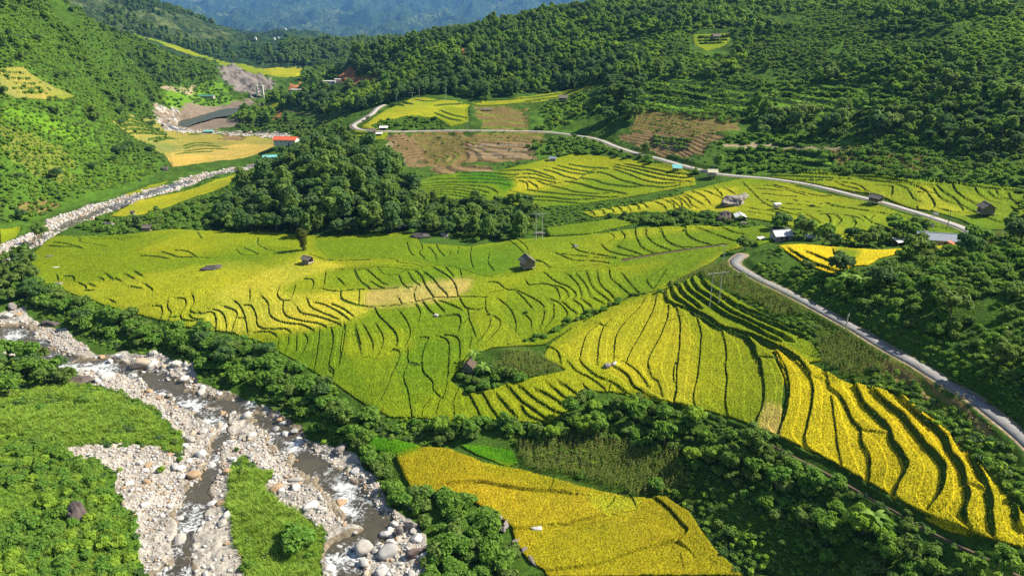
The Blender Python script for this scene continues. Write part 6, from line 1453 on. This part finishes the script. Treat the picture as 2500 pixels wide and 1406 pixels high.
# ---------------------------------------------------------------- buildings
class MB:
    def __init__(s): s.p = []
    def box(s, c, d, rz=0.0, tilt=None):
        x, y, z = (q / 2 for q in d)
        V = np.array([(a * x, b * y, e * z) for a in (-1, 1) for b in (-1, 1) for e in (-1, 1)], float)
        if tilt is not None:       # rotation about local x
            ca, sa = math.cos(tilt), math.sin(tilt)
            V = np.stack([V[:, 0], V[:, 1] * ca - V[:, 2] * sa, V[:, 1] * sa + V[:, 2] * ca], 1)
        ca, sa = math.cos(rz), math.sin(rz)
        V = np.stack([V[:, 0] * ca - V[:, 1] * sa, V[:, 0] * sa + V[:, 1] * ca, V[:, 2]], 1) + np.array(c, float)
        s.p.append((V, np.array([(0, 1, 3, 2), (4, 6, 7, 5), (0, 4, 5, 1), (2, 3, 7, 6), (0, 2, 6, 4), (1, 5, 7, 3)])))
        return s
    def tube(s, p, r0, r1=None, k=7):
        V, F = tube(p, r0, r1 or r0, k)
        s.p.append((V, F)); return s
    def prism(s, pts, y0, y1):
        """a flat outline in the local x-z plane, drawn out along y"""
        n = len(pts)
        V = np.array([(x, y0, z) for x, z in pts] + [(x, y1, z) for x, z in pts], float)
        F = [(i, (i + 1) % n, n + (i + 1) % n, n + i) for i in range(n)]
        if n == 4: F += [(3, 2, 1, 0), (4, 5, 6, 7)]
        if n == 3: F += [(2, 1, 0, 0), (3, 4, 5, 5)]
        if n == 5: F += [(3, 2, 1, 0), (4, 3, 0, 0), (5, 6, 7, 8), (5, 8, 9, 9)]
        s.p.append((V, np.array(F))); return s
    def build(s, name, mat, parent=None):
        import bmesh
        V, F = join(s.p)
        me = bpy.data.meshes.new(name)
        me.from_pydata([tuple(v) for v in V], [], [tuple(dict.fromkeys(f)) for f in F.tolist()])
        me.update(); me.materials.append(mat)
        bm = bmesh.new(); bm.from_mesh(me); bmesh.ops.recalc_face_normals(bm, faces=bm.faces); bm.to_mesh(me); bm.free()
        return link(name, me, parent)
M_THATCH = mat_plain('weathered_thatch', (.165, .145, .125), .95, .35, 1.6, .5, .1, None, (1, 6, 6))
M_OLDTHATCH = mat_plain('old_dark_thatch', (.12, .085, .07), .95, .35, 1.6, .5, .1, None, (1, 6, 6))
M_CREAM = mat_plain('cream_roof_sheet', (.56, .52, .38), .8, .15, 1.5, .2, .3, None, (6, 1, 1))
M_WHITE = mat_plain('white_roof_sheet', (.74, .72, .69), .55, .12, 1.2, .1, .4, None, (5, 1, 1))
M_TIN = mat_plain('tin_roof', (.52, .53, .54), .45, .25, .8, .15, .5, None, (5, 1, 1))
M_BLUEGREY = mat_plain('blue_grey_roof', (.20, .235, .30), .6, .15, .7, .15, .4, None, (4, 1, 1))
M_TURQ = mat_plain('turquoise_sheet', (.16, .46, .44), .55, .2, .9, .1, .4, None, (5, 1, 1))
M_REDROOF = mat_plain('red_roof', (.62, .115, .05), .65, .2, .6, .15, .3, None, (3, 1, 1))
M_GREENROOF = mat_plain('green_roof', (.07, .20, .15), .6, .2, .6, .1, .3)
M_WOOD = mat_plain('grey_boards', (.20, .165, .135), .9, .4, 2.0, .3, .15, None, (8, 8, .7))
M_BAMBOO = mat_plain('pale_timber', (.44, .38, .29), .85, .3, 2.0, .2, .2)
M_WALLW = mat_plain('white_wall', (.68, .65, .58), .85, .12, .6, .1)
M_BLOCK = mat_plain('grey_wall', (.36, .33, .30), .9, .2, .8, .2)
M_DOOR = mat_plain('dark_door', (.055, .04, .03), .8, .3, 2)
M_GLASS = mat_plain('dark_window', (.03, .035, .04), .25, .2, 2, 0, .5)
M_CONC = mat_plain('pole_concrete', (.50, .48, .44), .85, .15, 1.5, .1)
M_INS = mat_plain('insulator', (.55, .54, .52), .3, .1, 3, 0, .5)
M_STEEL = mat_plain('dark_steel', (.16, .16, .17), .5, .2, 2, 0, .5)
def gable_roof(o, L, W, h, pitch, over, mat, ridge=True, sag=0.0, thick=.10):
    """two slabs meeting at the ridge; ridge along local x"""
    half = W / 2 + over; s = half / math.cos(pitch); zt = h + (W / 2) * math.tan(pitch) + .06
    m = MB()
    for sg in (-1, 1):
        cy = sg * half / 2; cz = zt - half / 2 * math.tan(pitch)
        m.box((0, cy, cz), (L + 2 * over, s, thick), 0, -sg * pitch)
    r = m.build('roof', mat, o)
    if ridge:
        MB().box((0, 0, zt + .07), (L + 2 * over + .1, .38, .08)).build('ridge_cap', mat, r)
    return r
def walls(o, L, W, z0, h, pitch, mat, door=None, windows=(), t=.08):
    """four walls with gable tops; door = (x along the front, width, height)"""
    m = MB()
    zt = z0 + h
    m.box((0, -W / 2 + t / 2, z0 + h / 2), (L, t, h)); m.box((0, W / 2 - t / 2, z0 + h / 2), (L, t, h))
    for sg in (-1, 1):
        m2 = [( -W / 2 + t, z0), (W / 2 - t, z0), (W / 2 - t, zt), (0, zt + (W / 2) * math.tan(pitch) - .06), (-W / 2 + t, zt)]
        n = 5
        x0 = sg * (L / 2) - (t if sg > 0 else 0); x1 = x0 + t
        V = np.array([(x0, y, z) for y, z in m2] + [(x1, y, z) for y, z in m2], float)
        F = [(i, (i + 1) % n, n + (i + 1) % n, n + i) for i in range(n)] + [(3, 2, 1, 0), (4, 3, 0, 0), (5, 6, 7, 8), (5, 8, 9, 9)]
        m.p.append((V, np.array(F)))
    w_ = m.build('wall', mat, o)
    if door:
        d = MB().box((door[0], -W / 2 - .015, z0 + door[2] / 2), (door[1], .05, door[2])).build('door', M_DOOR, o)
        MB().box((door[0] + door[1] * .35, -W / 2 - .06, z0 + door[2] * .5), (.08, .05, .16)).build('handle', M_STEEL, d)
    for x, z, ww, hh in windows:
        f = MB().box((x, -W / 2 - .02, z), (ww + .16, .05, hh + .16)).build('window', M_BAMBOO, o)
        MB().box((x, -W / 2 - .055, z), (ww, .03, hh)).build('pane', M_GLASS, f)
    return w_
def posts(o, L, W, z0, z1, nx, mat, r=.09):
    for i in range(nx):
        for sg in (-1, 1):
            x = -L / 2 + L * i / (nx - 1)
            MB().tube([(x, sg * W / 2, z0), (x, sg * W / 2, z1)], r, r * .85).build('post', mat, o)
def stilt_hut(u, v, L, W, stilt, h, pitch, over, rz, roof, wall, label, open_front=False, ladder=True, name='stilt_hut', dz=0.0):
    x, y, z = at(u, v)
    o = empty(name, (x, y, z + dz), math.radians(rz)); tag(o, label, 'hut')
    z1 = stilt + h
    gable_roof(o, L, W, z1, math.radians(pitch), over, roof)
    MB().box((0, 0, stilt - .08), (L + .7, W + .7, .16)).build('floor', M_BAMBOO, o)
    p_ = math.radians(pitch)
    if open_front:
        m = MB(); m.box((0, W / 2 - .05, stilt + h * .5), (L, .08, h)); m.box((-L / 2 + .05, .02, stilt + h * .5), (.08, W - .3, h))
        m.box((0, -W / 2 + .05, stilt + h * .22), (L, .07, h * .42)).build('wall', wall, o)
    else:
        walls(o, L, W, stilt + .01, h, p_, wall, (-L * .12, .9, h * .82), ((L * .28, stilt + h * .55, .6, .5),))
    posts(o, L - .1, W - .1, -.8, z1 - .02 if open_front else stilt - .18, 3, M_BAMBOO)
    m = MB()
    for sg in (-1, 1):
        m.tube([(-L / 2, sg * (W / 2 + .3), stilt + .02), (L / 2, sg * (W / 2 + .3), stilt + .02)], .06)
    m.build('beam', M_BAMBOO, o)
    if ladder:
        m = MB(); y0 = -W / 2 - .4
        for dx in (-.3, .3):
            m.tube([(-L * .12 + dx, y0 - stilt * .55, -.2), (-L * .12 + dx, y0, stilt)], .05)
        for k in range(1, 6):
            q = k / 6
            m.tube([(-L * .12 - .3, y0 - stilt * .55 * (1 - q), stilt * q - .1), (-L * .12 + .3, y0 - stilt * .55 * (1 - q), stilt * q - .1)], .035, None, 5)
        m.build('ladder', M_BAMBOO, o)
    return o
def shed(u, v, L, W, h, pitch, rz, roof, label, wall=None, name='shed', cat='shed', over=.35, dz=0.0, win=0):
    x, y, z = at(u, v)
    o = empty(name, (x, y, z + dz), math.radians(rz)); tag(o, label, cat)
    gable_roof(o, L, W, h, math.radians(pitch), over, roof, True)
    if wall:
        walls(o, L, W, -.8, h + .8, math.radians(pitch), wall, (L * .18, 1.0, 2.7), tuple((-L / 2 + L * (k + .7) / (win + 1), h * .55, .9, .8) for k in range(win)))
    else:
        posts(o, L - .2, W - .2, -.6, h - .02, 3, M_BAMBOO)
        MB().box((0, W / 2 - .05, h * .35), (L - .3, .06, h * .7)).build('wall', M_WOOD, o)
    return o
def leanto(u, v, L, W, h, tilt, rz, roof, label, name='shelter', dz=0.0):
    x, y, z = at(u, v)
    o = empty(name, (x, y, z + dz), math.radians(rz)); tag(o, label, 'shelter')
    r = MB().box((0, 0, h), (L, W / math.cos(math.radians(tilt)), .09), 0, math.radians(tilt)).build('roof', roof, o)
    for sx in (-1, 1):
        for sy in (-1, 1):
            MB().tube([(sx * (L / 2 - .3), sy * (W / 2 - .3), -.6), (sx * (L / 2 - .3), sy * (W / 2 - .3), h + sy * (W / 2 - .3) * math.tan(math.radians(tilt)) - .05)], .07).build('post', M_BAMBOO, o)
    MB().box((0, W / 2 - .35, h * .3), (L - .7, .06, h * .6)).build('back_panel', M_WOOD, o)
    return o
stilt_hut(1288, 657, 5.0, 4.4, 1.6, 2.2, 38, .8, 107 - 180, M_THATCH, M_WOOD, 'big grey stilt hut standing alone in the middle of the green terraces')
stilt_hut(752, 645, 3.6, 2.8, 1.1, 1.6, 30, .6, 61 - 90, M_THATCH, M_WOOD, 'small stilt hut with pale roof in the golden rice below the columnar tree', True)
stilt_hut(362, 566, 3.8, 2.8, 1.2, 1.5, 36, .45, 0, M_THATCH, M_WOOD, 'grey stilt hut by the bushes at the upper left edge of the terraces', True)
stilt_hut(2136, 497, 4.4, 3.6, 1.2, 1.8, 30, .6, -52, M_THATCH, M_WOOD, 'weathered stilt hut beside the far road in front of the yellow fields', True)
stilt_hut(2404, 526, 4.6, 4.4, 1.3, 2.4, 33, .6, 84 - 180, M_THATCH, M_WOOD, 'dark boarded stilt hut among the yellow fields at the right')
stilt_hut(1738, 434, 4.6, 3.4, 1.7, 1.8, 32, .5, -4, M_CREAM, M_BLOCK, 'stilt hut with cream roof on the lower side of the far road', True)
stilt_hut(1895, 512, 2.3, 2.0, 1.5, 1.3, 12, .45, 18, M_WHITE, M_WALLW, 'tiny white stilt hut with flat white roof in the yellow fan', True, False)
shed(1806, 536, 4.6, 4.2, 1.7, 24, 86 - 180, M_WHITE, 'white gabled shed beside the dark rock above the green terraces')
shed(1905, 585, 6.5, 4.6, 2.4, 30, 12, M_TIN, 'grey tin roofed house behind the rounded bush at the yellow field', M_BLOCK, 'house', 'house', .5, 0, 1)
leanto(1858, 586, 2.8, 1.8, .9, 10, 15, M_WHITE, 'low white sheet shelter left of the grey tin roofed house')
leanto(1816, 549, 2.4, 1.4, 1.0, 8, -8, M_THATCH, 'small brown roofed trough shelter on the green field below the white shed')
leanto(1978, 588, 3.4, 2.2, 1.8, 15, 5, M_TIN, 'grey shelter hidden in the shrubs right of the tin roofed house')
shed(2283, 596, 12.0, 6.4, 2.6, 24, -14, M_BLUEGREY, 'long house with blue-grey roof between shrubs near the bend of the far road', M_BLOCK, 'house', 'house', .6, 0, 3)
leanto(2196, 598, 4.6, 3.0, 1.9, 18, 20, M_WHITE, 'white roofed shelter among trees left of the blue-grey roof')
leanto(2320, 603, 2.6, 2.0, 1.6, 20, 60, M_REDROOF, 'small red sheet shelter at the right end of the long blue-grey roof')
leanto(1653, 416, 5.4, 3.6, 2.2, 22, -8, M_TURQ, 'turquoise sheet shelter just below the far road')
shed(1349, 393, 4.2, 3.2, 1.9, 24, -3, M_BLUEGREY, 'small house with grey roof and white wall at the top of the terraces', M_WALLW, 'house', 'house', .4, 0, 1)
stilt_hut(908, 331, 5.6, 4.2, 1.4, 2.0, 32, .6, 8, M_THATCH, M_WOOD, 'thatched stilt hut with a porch below the sharp bend of the far road', True)
leanto(926, 331, 5.0, 2.6, 1.6, 12, 10, M_WHITE, 'pale porch roof joined to the thatched hut at the sharp bend')
leanto(937, 317, 6.4, 3.4, 2.0, 14, 2, M_WHITE, 'white roofed shelter beside the road behind the thatched hut')
shed(898, 290, 3.0, 2.4, 1.4, 25, 20, M_THATCH, 'small dark shed in the grass above the sharp road bend')
stilt_hut(1374, 249, 6.0, 4.6, 1.6, 2.0, 32, .7, 6, M_THATCH, M_WOOD, 'thatched stilt hut at the edge of the high yellow spur', True)
leanto(1189, 272, 9.0, 3.4, 1.8, 14, -2, M_THATCH, 'long low dark roofed shelter above the dry maize')
stilt_hut(1747, 97, 6.5, 5.0, 1.5, 2.0, 34, .8, 10, M_THATCH, M_WOOD, 'lone hut on the small green terraces high on the forest hill', True)
o = stilt_hut(1146, 903, 3.0, 2.6, .5, 1.5, 40, .5, 75, M_OLDTHATCH, M_WOOD, 'old thatched hut under the banana plant in the dark clump')
stilt_hut(325, 528, 1.8, 1.6, 1.6, 1.2, 20, .3, 0, M_THATCH, M_WOOD, 'tiny dark hut on the strip of yellow rice by the river', True, False)
# far valley
o = shed(700, 352, 19, 9.0, 4.5, 22, -6, M_REDROOF, 'large red roofed house with white walls beside the gravel bar', M_WALLW, 'house', 'house', .8, 0, 4)
shed(660, 390, 10, 6.5, 2.6, 18, 12, M_TURQ, 'turquoise roofed house below the red roofed one', M_BLOCK, 'house', 'house', .5, 0, 2)
leanto(650, 394, 6.0, 4.0, 1.6, 10, 12, M_TURQ, 'pale turquoise shelter in front of the turquoise roofed house')
shed(511, 325, 9, 6, 2.2, 16, 10, M_TURQ, 'turquoise shed on the gravel bar by the reservoir', M_BLOCK, 'house', 'house', .5)
shed(505, 240, 20, 9, 3.2, 18, 3, M_GREENROOF, 'long dark green roofed barn on the bank above the reservoir', M_BLOCK, 'barn', 'barn', .6, 0, 3)
def flat_house(u, v, L, W, h, rz, label, n=3):
    x, y, z = at(u, v)
    o = empty('house', (x, y, z), math.radians(rz)); tag(o, label, 'house')
    MB().box((0, 0, h / 2 - .8), (L, W, h + 1.6)).build('wall', M_WALLW, o)
    MB().box((0, 0, h + .18), (L + .8, W + .8, .3)).build('roof', M_CONC, o)
    for k in range(n):
        f = MB().box((-L / 2 + L * (k + .5) / n, -W / 2 - .03, h * .55), (1.5, .08, 1.5)).build('window', M_BAMBOO, o)
        MB().box((-L / 2 + L * (k + .5) / n, -W / 2 - .08, h * .55), (1.2, .05, 1.2)).build('pane', M_GLASS, f)
    MB().box((L * .3, -W / 2 - .04, 1.1), (1.3, .08, 2.2)).build('door', M_DOOR, o)
    return o
flat_house(803, 207, 16, 8, 4, 8, 'white flat roofed building left of the red earth scar')
flat_house(825, 201, 7, 6, 3.4, 4, 'small white flat roofed hut beside the red earth scar', 2)
flat_house(722, 226, 12, 7, 3.4, -15, 'pale building below a small earth scar on the wooded nose')
x, y, z = at(636, 235)
o = empty('intake_tower', (x, y, z)); tag(o, 'white twin pillar concrete tower below the grey rock face', 'tower')
for sx in (-1, 1):
    MB().box((sx * 4, 0, 6), (2.4, 2.6, 18)).build('pillar', M_WALLW, o)
for zz in (4, 9, 13.6):
    MB().box((0, 0, zz), (5.4, 1.6, 1.0)).build('crossbeam', M_WALLW, o)
# white houses of the villages on the far mountain
for k, (cx, cy) in enumerate(((803,50),(895,80),(965,6),(1000,4),(1220,105),(1297,137),(1330,118),(1440,113),(1397,178),(1335,222),(1262,293),(950,262),(965,290),(1520,350),(1530,360),(1765,257),(1725,317),(1440,455),(1170,470),(1390,470))):
    u, v = 380 + cx / 4.81, cy / 4.81
    x, y, z = at(u, v)
    o = MB().box((0, 0, 2), (13, 9, 9)).prism([(-7, 6.6), (7, 6.6), (0, 9.5)], -5, 5).build('house', M_WALLW)
    o.location = (x, y, z + 1); o.rotation_euler = (0, 0, rnd.uniform(-.6, .6)); o.scale = (.55, .55, rnd.uniform(.45, .6)); tag(o, 'tiny white house of a village on the hazy far mountain', 'house', 'white village houses on the far mountain')
# ---------------------------------------------------------------- poles and the sign
def hframe(u, v, gap, h, rz, arm, label, mat=M_CONC):
    x, y, z = at(u, v)
    o = empty('power_pole', (x, y, z), math.radians(rz)); tag(o, label, 'power pole')
    for sx in (-1, 1):
        zz = float(grid_at(Z, x + sx * gap / 2 * math.cos(math.radians(rz)), y + sx * gap / 2 * math.sin(math.radians(rz)))) - z
        MB().tube([(sx * gap / 2, 0, zz - .8), (sx * gap / 2, 0, h)], .17, .12, 8).build('post', mat, o)
    c = MB().box((0, -.17, h - .25), (arm, .14, .18)).build('crossarm', mat, o)
    for k in (-.46, -.2, .2, .46):
        MB().tube([(k * arm, -.17, h - .16), (k * arm, -.17, h + .28)], .07, .05, 7).build('insulator', M_INS, o)
    return o
hframe(1316, 588, 2.8, 12.5, 0, 6.2, 'pair of tall slim poles with a crossarm at the upper edge of the green terraces')
hframe(1744, 742, 3.0, 10.6, 14, 7.2, 'pair of pale concrete poles with a crossarm on the upper fan of terraces')
hframe(2064, 806, 1.0, 4.6, 60, 1.3, 'pair of short grey poles beside the near concrete road')
def pole(u, v, h, label, arm=1.6, rz=0, mat=M_CONC):
    x, y, z = at(u, v)
    o = empty('power_pole', (x, y, z), math.radians(rz)); tag(o, label, 'power pole')
    MB().tube([(0, 0, -.8), (0, 0, h)], .16, .10, 8).build('post', mat, o)
    MB().box((0, -.15, h - .35), (arm, .12, .14)).build('crossarm', mat, o)
    for k in (-.42, 0, .42):
        MB().tube([(k * arm, -.15, h - .28), (k * arm, -.15, h + .12)], .06, .05, 6).build('insulator', M_INS, o)
    return o
pole(1008, 263, 12, 'tall pole with wide crossarm on the round yellow spur', 6.0)
pole(1024, 243, 11, 'thin pole behind the crest of the yellow spur')
pole(1089, 248, 11.5, 'thin pole at the forest edge right of the yellow spur')
pole(968, 248, 6, 'short pole at the left rim of the yellow spur')
pole(1141, 322, 7.5, 'thin pole beside the straight stretch of the far road')
pole(2312, 557, 7.0, 'dark pole beside the bend of the far road', 1.4, 30, M_STEEL)
pole(1688, 414, 6.5, 'dark slim pole beside the turquoise shelter', 1.2, 0, M_STEEL)
pole(1741, 418, 8.5, 'pale slim pole behind the cream roofed stilt hut', 1.2)
pole(1766, 640, 6.5, 'pale pole in the maize left of the near road bend', 1.2, 20)
pole(1546, 372, 6.0, 'slim dark pole on the brown earth above the far road', 1.2, 0, M_STEEL)
x, y, z = at(2283, 530)
o = empty('roadside_sign', (x, y, z), math.radians(-35)); tag(o, 'blank white board on two legs beside the far road', 'sign')
MB().box((0, 0, 1.45), (1.9, .06, 1.1)).build('board', M_WHITE, o)
for sx in (-.7, .7):
    MB().tube([(sx, .06, -.5), (sx, .06, 1.9)], .045).build('leg', M_STEEL, o)
# ---------------------------------------------------------------- people and motorbikes on the far road
M_SKIN = mat_plain('skin', (.42, .26, .17), .6, .1, 4)
def person(loc, rz, pose, shirt, trousers, label):
    """one continuous body grown from a skeleton, clothes as closed sleeves round it"""
    o = empty('person', loc, rz); tag(o, label, 'person')
    if pose == 'stand':
        J = {'pel': (0, 0, .92), 'che': (0, .02, 1.28), 'nec': (0, 0, 1.46), 'hed': (0, -.02, 1.60), 'kL': (-.10, -.03, .50), 'fL': (-.11, .02, .06), 'kR': (.10, .08, .50), 'fR': (.11, .12, .06),
             'sL': (-.19, 0, 1.38), 'eL': (-.25, .03, 1.10), 'hL': (-.26, -.05, .86), 'sR': (.19, 0, 1.38), 'eR': (.25, .03, 1.10), 'hR': (.26, -.04, .86)}
    else:
        J = {'pel': (0, .10, .82), 'che': (0, .02, 1.18), 'nec': (0, -.02, 1.36), 'hed': (0, -.06, 1.50), 'kL': (-.18, -.32, .72), 'fL': (-.20, -.16, .32), 'kR': (.18, -.32, .72), 'fR': (.20, -.16, .32),
             'sL': (-.19, 0, 1.28), 'eL': (-.26, -.22, 1.08), 'hL': (-.27, -.48, 1.06), 'sR': (.19, 0, 1.28), 'eR': (.26, -.22, 1.08), 'hR': (.27, -.48, 1.06)}
    E = [('pel', 'che'), ('che', 'nec'), ('nec', 'hed'), ('pel', 'kL'), ('kL', 'fL'), ('pel', 'kR'), ('kR', 'fR'), ('che', 'sL'), ('sL', 'eL'), ('eL', 'hL'), ('che', 'sR'), ('sR', 'eR'), ('eR', 'hR')]
    R = {'pel': .145, 'che': .155, 'nec': .06, 'hed': .105, 'kL': .065, 'kR': .065, 'fL': .05, 'fR': .05, 'sL': .07, 'sR': .07, 'eL': .045, 'eR': .045, 'hL': .035, 'hR': .035}
    def skin(name, keys, grow, mat, par):
        me = bpy.data.meshes.new(name); ks = [k for k in keys]
        me.from_pydata([J[k] for k in ks], [(ks.index(a), ks.index(b)) for a, b in E if a in ks and b in ks], []); me.materials.append(mat)
        ob = link(name, me, par)
        ob.modifiers.new('skin', 'SKIN'); ob.modifiers.new('sub', 'SUBSURF').levels = 1
        for i, k in enumerate(ks):
            me.skin_vertices[0].data[i].radius = (R[k] * grow,) * 2
            me.skin_vertices[0].data[i].use_root = (i == 0)
        return ob
    skin('body', list(J), 1.0, M_SKIN, o)
    skin('shirt', ['pel', 'che', 'sL', 'eL', 'sR', 'eR'], 1.12, shirt, o)
    skin('trousers', ['pel', 'kL', 'fL', 'kR', 'fR'], 1.14, trousers, o)
    import bmesh
    bm = bmesh.new(); bmesh.ops.create_uvsphere(bm, u_segments=10, v_segments=7, radius=.125)
    for vtx in bm.verts:
        vtx.co = Vector((vtx.co.x, vtx.co.y * 1.1, max(vtx.co.z, -.03))) + Vector(J['hed']) + Vector((0, .015, .04))
    me = bpy.data.meshes.new('hair'); bm.to_mesh(me); bm.free(); me.materials.append(M_DOOR); link('hair', me, o)
    return o
def motorbike(loc, rz, col, label):
    o = empty('motorbike', loc, rz); tag(o, label, 'motorbike')
    for y_ in (-.62, .62):
        k = 14; ring = [(0, y_ + .25 * math.cos(2 * math.pi * i / k), .30 + .25 * math.sin(2 * math.pi * i / k)) for i in range(k + 1)]
        wv = MB().tube(ring, .055, .055, 6).build('wheel', M_STEEL, o)
        m = MB()
        for i in range(5):
            a = 2 * math.pi * i / 5
            m.tube([(0, y_, .30), (0, y_ + .22 * math.cos(a), .30 + .22 * math.sin(a))], .018, None, 4)
        m.build('rim', M_CONC, wv)
    MB().tube([(0, -.42, .55), (0, -.1, .52), (0, .35, .66), (0, .75, .70)], .14, .10, 8).box((0, .02, .40), (.24, .40, .26)).build('body', col, o)
    MB().tube([(0, .05, .78), (0, .35, .80), (0, .72, .84)], .13, .11, 7).build('seat', M_DOOR, o)
    MB().tube([(0, -.62, .30), (0, -.48, .72), (0, -.42, .98)], .035).tube([(-.33, -.38, 1.03), (0, -.44, .98), (.33, -.38, 1.03)], .02).build('handlebar', M_STEEL, o)
    MB().tube([(0, -.60, .82), (0, -.50, .84)], .09, .10, 9).build('headlight', M_INS, o)
    return o
P_RED = mat_plain('red_cloth', (.30, .03, .03), .8, .2, 5); P_DK = mat_plain('dark_cloth', (.035, .04, .06), .85, .2, 5); P_WH = mat_plain('pale_cloth', (.62, .60, .56), .85, .1, 5); P_BIKE = mat_plain('bike_paint', (.05, .05, .07), .35, .1, 4, 0, .5)
x, y, z = at(1984, 452); motorbike((x, y, z + .14), 1.0, P_BIKE, 'dark motorbike on the far road left of the weathered stilt hut'); person((x, y, z + .14), 1.0, 'ride', P_DK, P_DK, 'rider in dark clothes on the motorbike left of the weathered hut')
x, y, z = at(2083, 474); motorbike((x, y, z + .14), .9, P_RED, 'small motorbike on the far road near the weathered stilt hut'); person((x, y, z + .14), .9, 'ride', P_WH, P_DK, 'rider in a pale shirt near the weathered stilt hut')
x, y, z = at(2390, 580); person((x, y, z + .14), 1.2, 'stand', P_DK, P_DK, 'person in dark clothes standing at the bend of the far road')
# ---------------------------------------------------------------- haze
hz = MB().box((0, 11000, (Z.max() + 12 + Z.min() - 2) / 2), (56000, 23000, Z.max() + 12 - Z.min() + 2))
hm = bpy.data.materials.new('haze'); hm.use_nodes = True
nt = hm.node_tree
nt.nodes.remove(nt.nodes['Principled BSDF'])
vs = nt.nodes.new('ShaderNodeVolumePrincipled')
vs.inputs['Color'].default_value = (.20, .50, 1.0, 1)
vs.inputs['Density'].default_value = 4.8e-5
vs.inputs['Anisotropy'].default_value = 0.1
nt.links.new(vs.outputs[0], nt.nodes['Material Output'].inputs['Volume'])
tag(hz.build('haze', hm), 'thin blue haze filling the valley', 'haze', None, 'stuff')
